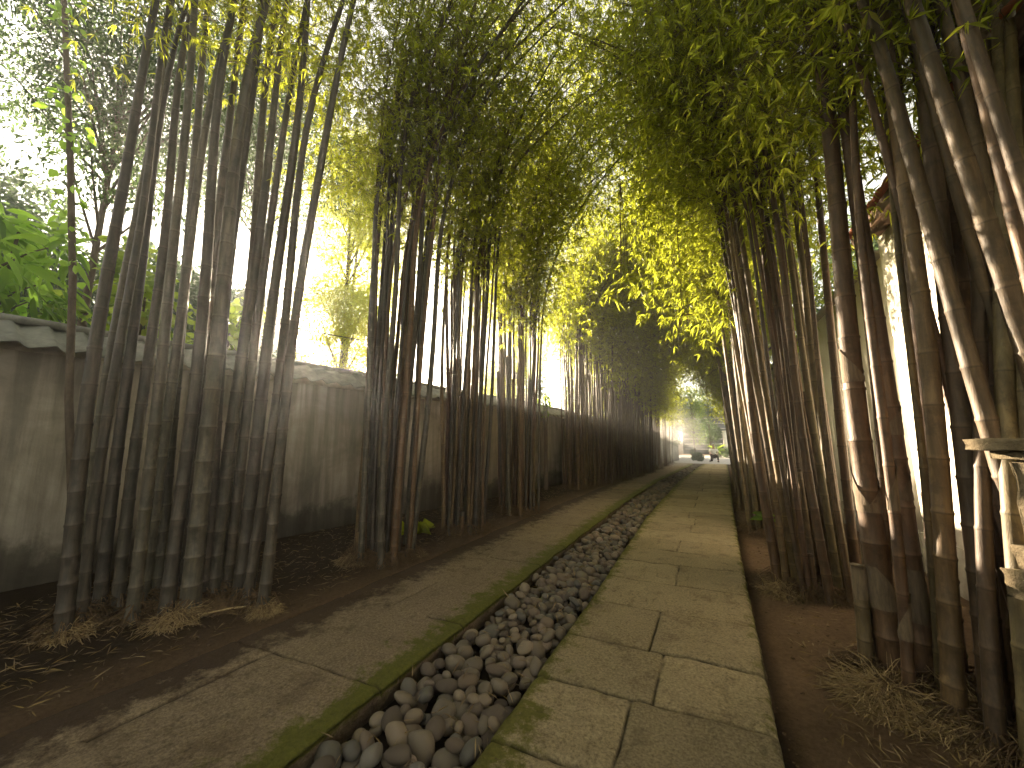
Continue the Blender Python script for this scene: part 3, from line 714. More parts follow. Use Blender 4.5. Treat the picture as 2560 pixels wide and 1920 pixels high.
spots = [(-3.75, 11.7, 'left clump just beyond the stained bare wall, beside the yellow shrub'), (-3.3, 13.2, 'first clump of the closed far left bamboo screen'),
         (-3.1, 15.1, 'second clump of the closed far left bamboo screen'), (-2.85, 16.9, 'third clump of the closed far left bamboo screen'),
         (-2.6, 18.8, 'last reddish clump of the far left screen before the smoke'), (-2.55, 21.2, 'dim clump at the near edge of the smoke, far left row'), (-2.45, 23.6, 'pale thin left clump standing in the smoke'), (-2.3, 26.2, 'farthest left clump, half lost in the smoke')]
for i, (x, y_, lb) in enumerate(spots):
    cs = random_culms(x, y_, 0.42, 0.95 if i else 0.6, 40 if i < 6 else 20, 0.02, 0.036, 20 + i, 0.02, 0.01, 0, 1)
    clump(cs, lb, GL, 0.085 + 0.025 * max(0, i - 2), mbw, (4.9, 4.2, 3.9, 3.6, 3.3, 3.1, 3.0, 3.0)[i], 1.0, 20 + i, 0.115, 0, 0.38, 3, 1.7, 7, 6, rootd=0.5)

R1 = from_px([(2163, 1688, 2137, 1390, 30, 1), (2195, 1690, 2130, 900, 17), (2227, 1700, 2030, 0, 52), (2266, 1765, 2110, 0, 25), (2324, 1720, 2100, 200, 44), (2385, 1725, 2235, 200, 56), (2405, 1830, 2215, 0, 44),
              (2490, 1850, 2290, 0, 52), (2530, 1790, 2345, 200, 44), (2560, 1850, 2409, 0, 56), (2600, 1900, 2450, 0, 54), (2545, 1800, 2262, 54, 30), (2650, 1900, 2560, 0, 64), (2470, 1740, 2370, 0, 42), (2700, 1900, 2500, 0, 50), (2660, 1840, 2530, 0, 46), (2246, 1705, 2085, 0, 18), (2182, 1684, 2052, 0, 16), (2350, 1745, 2195, 0, 19), (2570, 1940, 2480, 0, 44), (2500, 1900, 2400, 0, 36), (2720, 1960, 2600, 0, 56), (2620, 1960, 2520, 100, 40)])
R1 += random_culms(1.62, 3.0, 0.12, 0.35, 7, 0.03, 0.055, 77, 0.03, -0.05, 0, 0)
clump(R1, 'nearest right bamboo clump of very thick canes beside the stone shrine', GR, -0.05, mo, 4.5, 1.0, 41, 0.115, 5, 0.3, 3, 1.6, 9, 16, mat2=mbw)
R2 = random_culms(0.96, 5.25, 0.36, 0.50, 34, 0.02, 0.045, 42, 0.03, -0.025, 0, 6)
clump(R2, 'second right clump of warm brown canes with papery sheaths and a straw covered foot', GR, -0.06, mbw, 4.4, 1, 42, 0.115, 8, 0.3, 3, 1.7, 9, 9, mat2=mo)
R3 = random_culms(0.90, 8.05, 0.36, 0.55, 34, 0.018, 0.038, 43, 0.03, -0.03, 0, 6)
r3 = clump(R3, 'third right clump with a crooked bare branch, behind the small broad leaved plant', GR, -0.06, mo, 4.0, 1, 43, 0.12, 2, 0.3, 3, 1.7, 9, 9, mat2=mbw)
mb = MB(); mb.tube([at(px_, py_, 6.9) - r3.location for px_, py_ in ((1905, 1290), (1893, 1120), (1878, 1010), (1852, 945), (1856, 925), (1880, 908), (1915, 880), (1950, 850))], [0.03, 0.03, 0.03, 0.032, 0.032, 0.028, 0.024, 0.018], 9)
mb.build('bare_branch', mo, r3, True)
rs = [(1.0, 10.3, 'fourth right clump from the camera'), (1.05, 12.0, 'fifth right clump from the camera'), (1.15, 14.2, 'sixth right clump from the camera'),
      (1.3, 16.6, 'seventh right clump from the camera'), (1.5, 19.2, 'eighth right clump, where the path begins to bend'), (1.75, 22.2, 'ninth right clump from the camera'), (2.0, 25.0, 'farthest right clump near the road end')]
for i, (x, y_, lb) in enumerate(rs):
    cs = random_culms(x, y_, 0.38, 1.0, 36, 0.02, 0.036, 50 + i, 0.02, -0.03, 0, 1)
    clump(cs, lb, GR, -0.075 - 0.025 * max(0, i - 2), mo, (4.0, 4.0, 3.9, 3.7, 3.5, 3.4, 3.3)[i], 1.0, 50 + i, 0.115, 0, 0.38, 3, 1.7, 7, 6, rootd=0.5)

# ------------------------------------------------------------ trees and shrubs beyond the walls
def crown_tree(name, label, cat, x, y, h0, h1, rad, n, L, W, mat, trunk=0.1, group=None, seed=0, shape='lance', lobes=14, droop=0.4, z0=0.0, stems=1):
    r = np.random.default_rng(seed); t = thing(name, label, cat, (x, y, z0), group)
    mb = MB(); rr = random.Random(seed); cs = []
    for k in range(lobes):
        a = rr.uniform(0, 6.283); q = rad * 0.75 * math.sqrt(rr.random()); z = rr.uniform(h0, h1)
        f = 1 - abs((z - (h0 + h1) / 2) / ((h1 - h0) / 2 + 0.01)) ** 2 * 0.55
        cs.append((q * math.cos(a) * f, q * math.sin(a) * f, z, rad * rr.uniform(0.28, 0.5)))
    for s in range(stems):
        dx, dy = (rr.uniform(-.3, .3) * rad, rr.uniform(-.3, .3) * rad) if stems > 1 else (0, 0)
        hh = h0 + (h1 - h0) * 0.7
        mb.tube([(dx * 0.3, dy * 0.3, 0), (dx * 0.5, dy * 0.4, hh * 0.4), (dx, dy, hh)], [trunk, trunk * 0.75, trunk * 0.3], 8)
    for c in cs:
        zb = max(h0 * 0.7, c[2] - rad * 0.7); mb.tube([(0, 0, zb), (c[0] * 0.6, c[1] * 0.6, (zb + c[2]) / 2 + 0.1), c[:3]], [trunk * 0.35, trunk * 0.2, 0.008], 5)
    mb.build('trunk', M['bark'], t, True)
    C = np.array(cs); pick = r.integers(0, lobes, n); v = unit(r.normal(0, 1, (n, 3))); q = r.uniform(0.25, 1.0, n) ** 0.5
    P = C[pick, :3] + v * (q * C[pick, 3])[:, None]; 
    D = unit(v + r.normal(0, 0.7, (n, 3)) + np.array([0, 0, -0.35])); Ls = L * r.uniform(0.6, 1.2, n)
    V, F = leaves_geo(P, D, Ls, Ls * W * r.uniform(0.8, 1.2, n), droop, r, shape)
    mesh_obj('crown', V, F, mat, t); return t

GB = 'trees beyond the left wall'
# yellow-green bamboo-like screens hanging beyond the wall
for i, (x, y, h0, h1, rad, lb) in enumerate([(-10.3, 7.9, 1.8, 11.5, 2.2, 'yellow green leafy tree behind the wall, left of the second big clump'), (-12.5, 25.0, 1.5, 11.0, 2.8, 'bright yellow leafy tree behind the wall, between the left clumps'),
        (-9.0, 17.8, 1.2, 8.0, 2.3, 'bright yellow tree behind the bare stained wall'), (-5.9, 21.5, 1.0, 7.0, 2.3, 'yellow green tree behind the far left bamboo screen')]):
    crown_tree('leafy_tree', lb, 'tree', x, y, h0, h1, rad, 62000 if i == 0 else 24000, 0.17, 0.14, M['bleaf_y'], 0.10, GB, 200 + i, lobes=44 if i == 0 else 26, stems=3)
for i, (x, y, h0, h1, rad, L, lb) in enumerate([(-17.5, 6.0, 0.6, 7.6, 3.2, 0.26, 'dark bluish tree far behind the wall at the left edge'), (-18.5, 8.8, 0.6, 7.4, 3.0, 0.26, 'dark far tree seen low between the near left canes'),
        (-19.5, 13.6, 0.5, 4.4, 3.0, 0.26, 'dark far tree seen between the near canes and the second clump'), (-11.5, 22, 0.5, 6.0, 3.2, 0.22, 'dark green far tree behind the yellow trees'), (-17, 1.5, 0.5, 8.0, 3.2, 0.26, 'dark tree behind the broad leaved tree at the left edge'),
        (-9.5, 37, 0.5, 9.0, 3.6, 0.22, 'dark green tree beyond the far end of the wall'), (-3.6, 36, 0.5, 6.5, 2.6, 0.2, 'dark tree beyond the smoke at the road'), (6.5, 18, 2.0, 9.5, 3.0, 0.2, 'green tree behind the white house'), (7.5, 10, 4.0, 10.0, 3.2, 0.2, 'green tree above the red roof')]):
    crown_tree('background_tree', lb, 'tree', x, y, h0, h1, rad, 30000, L, 0.40, M['tleaf'], 0.16, None, 230 + i, lobes=30)
# broad leaved tree at the left edge and round leaved shrubs above the wall
def broad(name, label, cat, p, rad, h0, n, L, W, mat, seed, z0=0.0, droop=0.7, lobes=10):
    return crown_tree(name, label, cat, p[0], p[1], h0, p[2], rad, n, L, W, mat, 0.05, None, seed, 'broad', lobes, droop, z0, 3)
broad('mango_tree', 'broad leaved bright green tree cut by the left edge above the wall', 'tree', (-7.6, 0.85, 4.6), 0.7, 3.1, 420, 0.34, 0.30, M['mleaf'], 301)
broad('shrub', 'round leaved yellow green shrub just above the wall behind the near canes', 'shrub', (-7.6, 2.2, 4.3), 0.85, 2.5, 620, 0.17, 0.75, M['sleaf'], 302, droop=0.3)
broad('shrub', 'low round leaved shrub above the wall beside the corrugated coping', 'shrub', (-7.3, 3.3, 3.7), 0.75, 2.4, 480, 0.15, 0.75, M['sleaf'], 303, droop=0.3)
broad('shrub', 'low leafy shrub peeping over the coping between the first two big clumps', 'shrub', (-6.9, 6.6, 2.9), 0.7, 2.2, 420, 0.13, 0.6, M['sleaf'], 304, droop=0.3)
broad('shrub', 'yellow leaved plant leaning over the wall beyond the stained stretch', 'shrub', (-4.35, 10.7, 2.9), 0.22, 2.1, 90, 0.13, 0.6, M['sleaf'], 305, droop=0.5, lobes=6)
# airy small-leaved boughs against the sky, upper left
for i, (x, y, h0, h1, rad, n, lb) in enumerate([(-8.6, 1.9, 5.8, 9.2, 2.0, 11000, 'airy small leaved tree against the sky in the top left corner'), (-9.6, 4.8, 7.6, 11.5, 2.4, 22000, 'airy small leaved tree against the sky behind the near canes')]):
    crown_tree('airy_tree', lb, 'tree', x, y, h0, h1, rad, n * 2, 0.10, 0.35, M['tleaf'], 0.07, None, 320 + i, lobes=34)

# thin vine pole in front of the wall
b = ground(190, 1500); d = b.dot(HF)
vt = thing('young_tree', 'thin straight pole like young tree with a vine, leftmost before the wall', 'tree', (b.x, b.y, 0.02))
pts = [at(px, py, d) - Vector((b.x, b.y, 0.02)) for px, py in ((196, 1500), (180, 1250), (172, 1000), (182, 700), (176, 400), (168, 200), (160, 0), (150, -300))]
mb = MB(); mb.tube(pts, [0.034, 0.032, 0.031, 0.030, 0.028, 0.026, 0.024, 0.018], 10); mb.build('trunk', M['bark'], vt, True)
n = 130; r_ = np.random.default_rng(77); k = r_.uniform(3.0, 6.9, n); PA = np.array([list(p) for p in pts]); P = np.stack([np.interp(k, np.arange(8), PA[:, j]) for j in range(3)], -1)
v = unit(r_.normal(0, 1, (n, 3))); P = P + v * r_.uniform(0.03, 0.16, n)[:, None]
V, F = leaves_geo(P, v + np.array([0, 0, -0.5]), r_.uniform(0.06, 0.13, n), r_.uniform(0.05, 0.1, n), 0.5, r_, 'broad'); mesh_obj('vine', V, F, M['mleaf'], vt)

# cable strung beyond the wall
c0, c1 = at(-200, 600, 9.0), at(900, 850, 9.0)
mb = MB(); pts = [(c0.lerp(c1, k / 20) - Vector((0, 0, 0.5 * 4 * (k / 20) * (1 - k / 20) * 0.3))) for k in range(21)]
mb.tube(pts, [0.011] * 21, 6); tag(mb.build('cable', M['black'], smooth=True), 'thin black overhead cable strung behind the left wall', 'cable')

# ------------------------------------------------------------ hanging sprigs, small plants, grass
def sprig(label, p, n, L, mat, seed, size=0.3):
    r = np.random.default_rng(seed); t = thing('hanging_sprig', label, 'bamboo sprig', p)
    mb = MB(); tw = []
    for k in range(5):
        a = r.uniform(0, 6.28); e = Vector((math.cos(a) * size, math.sin(a) * size, r.uniform(-0.9, -0.1) * size)); mb.tube([(0, 0, 1.4), (e.x * 0.3, e.y * 0.3, 0.3 * size), tuple(e)], [0.004, 0.003, 0.0015], 5); tw.append(e)
    mb.build('twig', M['twig'], t)
    P = np.array([list(tw[i % 5]) for i in range(n)]) + r.normal(0, size * 0.22, (n, 3)); D = unit(r.normal(0, 0.7, (n, 3)) + np.array([0, 0, -0.6])); Ls = L * r.uniform(0.7, 1.3, n)
    V, F = leaves_geo(P, D, Ls, Ls * 0.13, 0.5, r); mesh_obj('leaves', V, F, mat, t)
p = at(1562, 700, 4.3); sprig('bright yellow hanging bamboo sprig over the middle of the path', p, 40, 0.19, M['bleaf_y'], 5, 0.17)
p = at(1708, 790, 5.0); sprig('small lone pale bamboo sprig hanging lower right of the bright one', p, 5, 0.17, M['dry'], 6, 0.04)

def rosette(label, name, cat, p, n, L, W, mat, seed, stem=0.25, elev=0.6):
    r = np.random.default_rng(seed); t = thing(name, label, cat, p)
    mb = MB(); mb.tube([(0, 0, -0.03), (0.01, 0, stem * 0.5), (0, 0.01, stem)], [0.016, 0.013, 0.01], 7); mb.build('stem', M['bark'], t, True)
    a = r.uniform(0, 6.28, n); e = r.uniform(elev * 0.3, elev * 1.6, n)
    D = np.stack([np.cos(a) * np.cos(e), np.sin(a) * np.cos(e), np.sin(e)], -1); P = np.tile([0, 0, stem], (n, 1)) + r.normal(0, 0.02, (n, 3))
    Ls = L * r.uniform(0.6, 1.15, n); V, F = leaves_geo(P, D, Ls, Ls * W, 0.8, r, 'broad'); mesh_obj('leaves', V, F, mat, t)
g0 = ground(1925, 1345, -0.09)
rosette('small broad leaved green plant at the foot of the right bamboo', 'small_plant', 'plant', (g0.x, g0.y, -0.09), 12, 0.26, 0.36, M['mleaf'], 8, 0.32)
def grass(label, p, n, L, seed, spread=0.12, mat='bleaf', up=1.0):
    r = np.random.default_rng(seed); a = r.uniform(0, 6.28, n); D = unit(np.stack([np.cos(a), np.sin(a), r.uniform(0.5, 2.2, n) * up], -1))
    P = np.stack([r.normal(0, spread, n), r.normal(0, spread, n), np.zeros(n)], -1); Ls = L * r.uniform(0.5, 1.3, n)
    V, F = leaves_geo(P, D, Ls, Ls * 0.045, 1.3, r); tag(mesh_obj('grass_tuft', V, F, M[mat], loc=p), label, 'grass tuft')
grass('arching grass tuft between the second and nearest right clumps', (ground(2085, 1480, -0.09).x, ground(2085, 1480, -0.09).y, -0.09), 120, 0.3, 3)
grass('thin dark grass tuft in front of the second big left clump', tuple(ground(1035, 1330)), 60, 0.5, 4, 0.1)
grass('dry straw tuft at the left foot of the second right clump', (ground(1975, 1485, -0.09).x, ground(1975, 1485, -0.09).y, -0.07), 150, 0.16, 5, 0.09, 'dry', 0.5)

# big heap of straw and roots at the foot of the nearest right clump
def straw_heap(label, p, rx, ry, h, n, L, seed):
    r = np.random.default_rng(seed); t = thing('straw_heap', label, 'straw', p)
    V, F = mound(0, 0, rx, ry, h, seed, 0); mesh_obj('core', V, F, M['root'], t, smooth=True)
    a = r.uniform(0, 6.28, n); q = np.sqrt(r.uniform(0, 1, n)); x = rx * q * np.cos(a); y = ry * q * np.sin(a); z = h * (np.cos(q * math.pi) * 0.5 + 0.5) + 0.012
    P = np.stack([x, y, z], -1); sl = np.stack([np.cos(a) , np.sin(a), -0.75 * np.ones(n)], -1); D = unit(sl + r.normal(0, 0.8, (n, 3)))
    B = P + D * (L * r.uniform(0.3, 1.2, n))[:, None]; B[:, 2] = np.maximum(B[:, 2], 0.006)
    Mid = (P + B) / 2 + r.normal(0, 0.012, (n, 3)) + np.array([0, 0, 0.012])
    V, F = twig_geo(np.concatenate([P, Mid]), np.concatenate([Mid, B]), np.tile(r.uniform(0.0012, 0.0038, n), 2)); mesh_obj('straw', V, F, M['straw'], t)
q = ground(2215, 1760, -0.09); straw_heap('tangled heap of straw and roots at the foot of the nearest right clump', (q.x + 0.02, q.y + 0.03, -0.10), 0.20, 0.24, 0.12, 1500, 0.18, 1)
q = ground(2420, 1850, -0.09); straw_heap('dark straw heap in the bottom right corner under the thick canes', (q.x + 0.15, q.y + 0.05, -0.10), 0.38, 0.30, 0.10, 1500, 0.22, 2)
q = ground(1960, 1490, -0.09); straw_heap('small straw covered root heap under the second right clump', (q.x, q.y + 0.05, -0.10), 0.16, 0.16, 0.12, 500, 0.16, 3)

# unseen bamboo added behind the camera to block sky light and shade the path
r_ = np.random.default_rng(900); n = 90000; k = r_.integers(0, 2, n)
P = np.stack([np.where(k == 0, r_.normal(-3.4, 1.3, n), r_.normal(1.6, 1.1, n)), r_.uniform(-9, -1.2, n), 3.6 + 5.8 * r_.beta(1.6, 1.6, n)], -1)
lv = leaves_geo(P, unit(r_.normal(0, 1, (n, 3)) + np.array([0, 0, -0.5])), 0.16 * r_.uniform(0.6, 1.3, n), 0.021 * r_.uniform(0.8, 1.3, n), 0.5, r_)
V = [lv[0]]; F = [lv[1]]; off = len(lv[0]); mi = [np.zeros(len(lv[1]))]
for q in range(150):
    left = q % 2 == 0; x = random.gauss(-3.9, 0.3) if left else random.gauss(1.15, 0.25); y = random.uniform(-8.5, -1.4)
    a = np.array([[x, y, -0.1]]); b = np.array([[x + random.gauss(0, 0.3), y + random.gauss(0, 0.3), 9.0]]); tv, tf = twig_geo(a, b, np.array([0.05])); V.append(tv); F.append(tf + off); off += len(tv); mi.append(np.ones(len(tf)))
th = mesh_obj('shade_thicket', np.concatenate(V), F, M['bleaf']); th.data.materials.append(mg); th.data.polygons.foreach_set('material_index', np.concatenate(mi).astype(np.int32))
tag(th, 'dense unseen bamboo thicket added behind the viewpoint for shade', 'bamboo', kind='stuff')

for px_, py_, sz, lb in ((150, 1600, 0.13, 'dry root tuft at the foot of the leftmost clump'), (420, 1560, 0.17, 'dry orange root tuft under the broad near left clump'), (652, 1535, 0.11, 'small root tuft at the right foot of the broad near left clump'), (875, 1408, 0.18, 'straw and root tuft at the foot of the second big left clump'), (1030, 1392, 0.11, 'small straw tuft at the right foot of the second big left clump')):
    q = ground(px_, py_, 0.0); straw_heap(lb, (q.x, q.y + 0.04, -0.01), sz, sz * 0.9, sz * 0.55, 420, sz * 0.9, px_)

# ------------------------------------------------------------ pebbles in the channel
def pebble_mesh(seed, sub=3):
    import bmesh
    r = random.Random(seed); bm = bmesh.new(); bmesh.ops.create_icosphere(bm, subdivisions=sub, radius=1)
    ax = [Vector((r.gauss(0, 1), r.gauss(0, 1), r.gauss(0, 1))).normalized() for _ in range(7)]; am = [r.uniform(-0.13, 0.15) for _ in ax]; cutd = [r.uniform(0.72, 0.95) for _ in range(5)]
    for v in bm.verts:
        p = v.co.normalized(); s = 1.0
        for a_, m_ in zip(ax, am): s += m_ * max(0, p.dot(a_)) ** 2
        q = p * s
        for a_, c_ in zip(ax[:5], cutd):      # soft facets
            e = q.dot(a_) - c_
            if e > 0: q -= a_ * e * 0.7
        v.co = q
    V = np.array([list(v.co) for v in bm.verts]); F = np.array([[v.index for v in f.verts] for f in bm.faces]); bm.free(); return V, F
pm = [pebble_mesh(i) for i in range(12)]; pml = [pebble_mesh(i, 2) for i in range(12)]
res_ = 0.012; y0_, y1_ = 0.75, END - 0.5; x0_ = -2.0
HM = np.full((int(3.3 / res_) + 1, int((y1_ - y0_) / res_) + 1), -0.15)
gx = x0_ + np.arange(HM.shape[0]) * res_; gy = y0_ + np.arange(HM.shape[1]) * res_
stones = []; pr = random.Random(5)
def drop(x, y, a, b, c, rz, tx, ty):
    R0 = max(a, b); i0 = max(0, int((x - R0 - x0_) / res_)); i1 = int((x + R0 - x0_) / res_) + 2; j0 = max(0, int((y - R0 - y0_) / res_)); j1 = int((y + R0 - y0_) / res_) + 2
    sub = HM[i0:i1, j0:j1]; 
    if sub.size == 0: return
    X_, Y_ = np.meshgrid(gx[i0:i1][:sub.shape[0]], gy[j0:j1][:sub.shape[1]], indexing='ij'); dx = X_ - x; dy = Y_ - y
    u = (dx * math.cos(rz) + dy * math.sin(rz)) / a; v = (-dx * math.sin(rz) + dy * math.cos(rz)) / b; q = 1 - u * u - v * v; ins = q > 0
    if ins.sum() < 4: return
    zc = np.percentile(sub[ins] + c * np.sqrt(q[ins]) * 1.0, 72)
    if zc + c > -0.015: return
    sub[ins] = np.maximum(sub[ins], zc + c * np.sqrt(q[ins])); stones.append((x, y, zc, a, b, c, rz, tx, ty))
yy = y0_
for layer in range(3):
    y = y0_ + 0.1
    while y < y1_ - 0.1:
        fy = 1.0 if y < 6 else 1.25
        for k in range(7 if y < 6 else 5):
            a = pr.uniform(0.038, 0.092) * fy; b = a * pr.uniform(0.62, 0.92); c = b * pr.uniform(0.62, 0.95)
            xl, xr = float(ch_l(y)) + a * 0.8, float(pr_l(y)) - a * 0.8
            if xr <= xl: continue
            drop(pr.uniform(xl, xr), y + pr.uniform(-0.05, 0.05), a, b, c, pr.uniform(0, 3.14), pr.gauss(0, 0.35), pr.gauss(0, 0.35))
        y += 0.09 * fy
def in_frame(x, y, z):
    v = Vector((x, y, z - EYE)); dd = v.dot(fwd)
    return 960 - FPX * v.dot(upv) / dd < 1960 and 1280 + FPX * v.dot(rgt) / dd > 0
vis = [s for s in stones if in_frame(s[0], s[1], s[2])]
hz = []
for s in vis:
    i = min(max(int((s[0] - x0_) / res_), 0), HM.shape[0] - 1); j = min(max(int((s[1] - y0_) / res_), 0), HM.shape[1] - 1); hz.append(HM[i, j] - s[2] < s[5] * 1.25)
exposed = [s for s, e in zip(vis, hz) if e]; buried = [s for s, e in zip(vis, hz) if not e]
exposed.sort(key=lambda s: s[1])
def pm_mat(k): return ('peb', 'peb', 'pebpit', 'pebdark', 'peb', 'pebpit')[k % 6]
base_me = {}
plab = {'peb': 'smooth brownish grey river pebble in the stone channel between the pavements', 'pebpit': 'pitted rough lava pebble in the stone channel between the pavements', 'pebdark': 'dark blackish pebble in the stone channel between the pavements'}
def pm_xf(s):
    return Matrix.Translation((s[0], s[1], s[2])) @ Matrix.Rotation(s[6], 4, 'Z') @ Matrix.Rotation(s[7], 4, 'X') @ Matrix.Rotation(s[8], 4, 'Y') @ Matrix.Diagonal((s[3], s[4], s[5], 1))
protos = {}
for i, s in enumerate(exposed[:298]):
    k = pr.randrange(12); mk = pm_mat(pr.randrange(6)); key = (k, mk)
    if key not in protos:
        o = mesh_obj('pebble', pm[k][0], pm[k][1], M[mk], smooth=True); protos[key] = o
    else:
        o = protos[key].copy(); col.objects.link(o)
    o.matrix_world = pm_xf(s); tag(o, plab[mk], 'pebble', {'peb': 'smooth pebbles in the channel', 'pebpit': 'pitted pebbles in the channel', 'pebdark': 'dark pebbles in the channel'}[mk])
Vs = {}; 
for s in exposed[298:] + buried:
    k = pr.randrange(12); mk = pm_mat(pr.randrange(6)); V, F = pml[k] if s[1] > 3 else pm[k]
    Mx = np.array(pm_xf(s)); W_ = V @ Mx[:3, :3].T + Mx[:3, 3]
    a = Vs.setdefault('peb', [[], [], 0, []]); a[0].append(W_); a[1].append(F + a[2]); a[2] += len(W_); a[3].append(np.full(len(F), {'peb': 0, 'pebpit': 1, 'pebdark': 2}[mk]))
a = Vs['peb']; po = mesh_obj('pebbles', np.concatenate(a[0]), np.concatenate(a[1]), M['peb'], smooth=True); po.data.materials.append(M['pebpit']); po.data.materials.append(M['pebdark'])
po.data.polygons.foreach_set('material_index', np.concatenate(a[3]).astype(np.int32)); tag(po, 'remaining bed of river pebbles filling the channel into the distance', 'pebbles', kind='stuff')

# dry leaves and straw: channel and soil
def litter(name, label, n, region, L, mat, seed, zf, w=0.1, tilt=0.25):
    r = np.random.default_rng(seed); P = np.array([region(r) for _ in range(n)]); a = r.uniform(0, 6.28, n)
    D = unit(np.stack([np.cos(a), np.sin(a), r.normal(0, tilt, n)], -1)); Ls = L * r.uniform(0.4, 1.3, n)
    P[:, 2] = np.array([zf(p[0], p[1]) for p in P]) + 0.006 + np.abs(D[:, 2]) * Ls * 0.5
    V, F = leaves_geo(P, D, Ls, Ls * w, 0.05, r); tag(mesh_obj(name, V, F, M[mat]), label, 'litter', kind='stuff')
def chz(x, y):
    i = min(max(int((x - x0_) / res_), 0), HM.shape[0] - 1); j = min(max(int((y - y0_) / res_), 0), HM.shape[1] - 1); return HM[i, j]
litter('dry_leaves', 'thin dry bamboo leaves lying on the pebbles', 330, lambda r: (lambda y: [r.uniform(ch_l(y) + 0.05, pr_l(y) - 0.03), y, 0])(1.0 + 9 * r.random() ** 1.6), 0.12, 'dry', 4, chz, 0.07, 0.5)
litter('leaf_litter', 'scattered dry bamboo leaves on the soil and under the bamboo', 7000, lambda r: [r.uniform(0.5, 2.1), 2.2 + 14 * r.random() ** 1.5, 0] if r.random() < 0.5 else [r.uniform(-5.6, -3.4), 0.8 + 14 * r.random() ** 1.3, 0], 0.10, 'dry', 5, lambda x, y: gz(x, y) + 0.01, 0.07, 0.2)
litter('leaf_litter', 'few small dry leaves and crumbs on the pavements', 130, lambda r: [r.uniform(-3.2, -1.95) if r.random() < 0.6 else r.uniform(-1.0, 0.2), 1.2 + 12 * r.random() ** 1.4, 0], 0.05, 'dry', 6, lambda x, y: 0.004, 0.14, 0.1)

# clods and grit on the bare soil
V0, F0 = pml[0]; Vs_, Fs_, off = [], [], 0; r_ = np.random.default_rng(66)
for q in range(2600):
    y = 1.6 + 9 * r_.random() ** 1.6
    x = float(pr_r(y)) + 0.03 + r_.random() * 1.3 if q % 3 else float(pl_l(y)) - 0.05 - r_.random() * 1.6
    V1, F1 = pml[q % 12]; sc_ = 0.003 + 0.011 * r_.random() ** 3
    Vs_.append(V1 * sc_ * np.array([1, r_.uniform(0.6, 1), 0.7]) + np.array([x, y, gz(x, y) + 0.012 * float(fbm(np.array([x]), np.array([y]), 0.6 if x > 0 else 0.5, 5, 5 if x > 0 else 3)[0]) + sc_ * 0.3])); Fs_.append(F1 + off); off += len(V1)
tag(mesh_obj('soil_crumbs', np.concatenate(Vs_), np.concatenate(Fs_), M['root'], smooth=True), 'small clods and grit scattered over the bare soil', 'grit', kind='stuff')

# fallen stick at the foot of the near left clump
b0, b1 = ground(505, 1542), ground(640, 1524)
mb = MB(); mb.tube([b0 + Vector((0, 0, .02)), (b0 + b1) / 2 + Vector((0, 0.02, .035)), b1 + Vector((0, 0, .03))], [0.006, 0.009, 0.007], 7); tag(mb.build('fallen_stick', M['straw'], smooth=True), 'thin fallen stick on the soil at the foot of the near left clump', 'stick')

# ------------------------------------------------------------ stone shrine, right edge
sd = 1.52
def sp(px, py, d=sd): return at(px, py, d)
c = sp(2432, 1098); sx_, sy_ = c.x, c.y
st = thing('stone_shrine', 'old carved stone shrine cut by the right edge of the photo', 'shrine', (sx_ + 0.36 + 0.10, sy_ + 0.18 + 0.05, -0.09), None, 0.48)
def rot(px): return px
def rough_box(name, mat, cx, cz, w_, d_, h_, seed, amp=0.006, taper=0.0, nseg=14):
    import bmesh
    bm = bmesh.new(); bmesh.ops.create_cube(bm, size=1); bmesh.ops.bevel(bm, geom=bm.edges[:], offset=0.03, segments=2, affect='EDGES')
    bmesh.ops.subdivide_edges(bm, edges=bm.edges[:], cuts=5, use_grid_fill=True)
    r = random.Random(seed); ph = [r.uniform(0, 6) for _ in range(9)]
    for v in bm.verts:
        x, y, z = v.co.x * w_, v.co.y * d_, v.co.z * h_; k = 1 + taper * (v.co.z)
        q = amp * (math.sin(x * 31 + ph[0] + 3 * math.sin(z * 17)) + math.sin(y * 37 + z * 23 + ph[1]) + 0.7 * math.sin(x * 71 + z * 83 + ph[2]) + 0.5 * math.sin(x * 140 + y * 90 + ph[3]))
        n_ = v.normal if v.normal.length else Vector((0, 0, 1)); v.co = Vector((x * k + cx, y * k, z + cz)) + n_ * q
    V = [tuple(v.co) for v in bm.verts]; bm.verts.index_update(); F = [tuple(v.index for v in f.verts) for f in bm.faces]; bm.free()
    return mesh_obj(name, V, F, mat, st, smooth=True)
rough_box('foot', M['stone_dark'], 0.10, 0.12, 0.42, 0.42, 0.28, 1)
rough_box('pillar', M['stone_dark'], 0.13, 0.56, 0.27, 0.27, 0.70, 2)
rough_box('ledge', M['stone_dark'], 0.0, 0.985, 0.54, 0.40, 0.11, 3, 0.012)
rough_box('sill', M['stone'], 0.03, 1.085, 0.50, 0.36, 0.10, 4, 0.005)
# niche block: four sides and a dark opening
for (cx, w_, cz, h_, dy, dd) in ((-0.155, 0.075, 1.32, 0.36, 0, 0.30), (0.22, 0.075, 1.32, 0.36, 0, 0.30)):
    o = rough_box('niche_jamb', M['stone'], cx, cz, w_, dd, h_, int(cx * 100) + 50, 0.003)
rough_box('niche_lintel', M['stone'], 0.03, 1.45, 0.30, 0.295, 0.09, 6, 0.002)
o = rough_box('niche_back', M['stone_dark'], 0.03, 1.27, 0.30, 0.05, 0.27, 7, 0.002); o.location = (0, 0.11, 0)
rough_box('cornice', M['stone'], 0.03, 1.522, 0.50, 0.40, 0.035, 8, 0.002)
rough_box('cap_slab', M['stone'], 0.03, 1.568, 0.62, 0.5, 0.05, 9, 0.003)

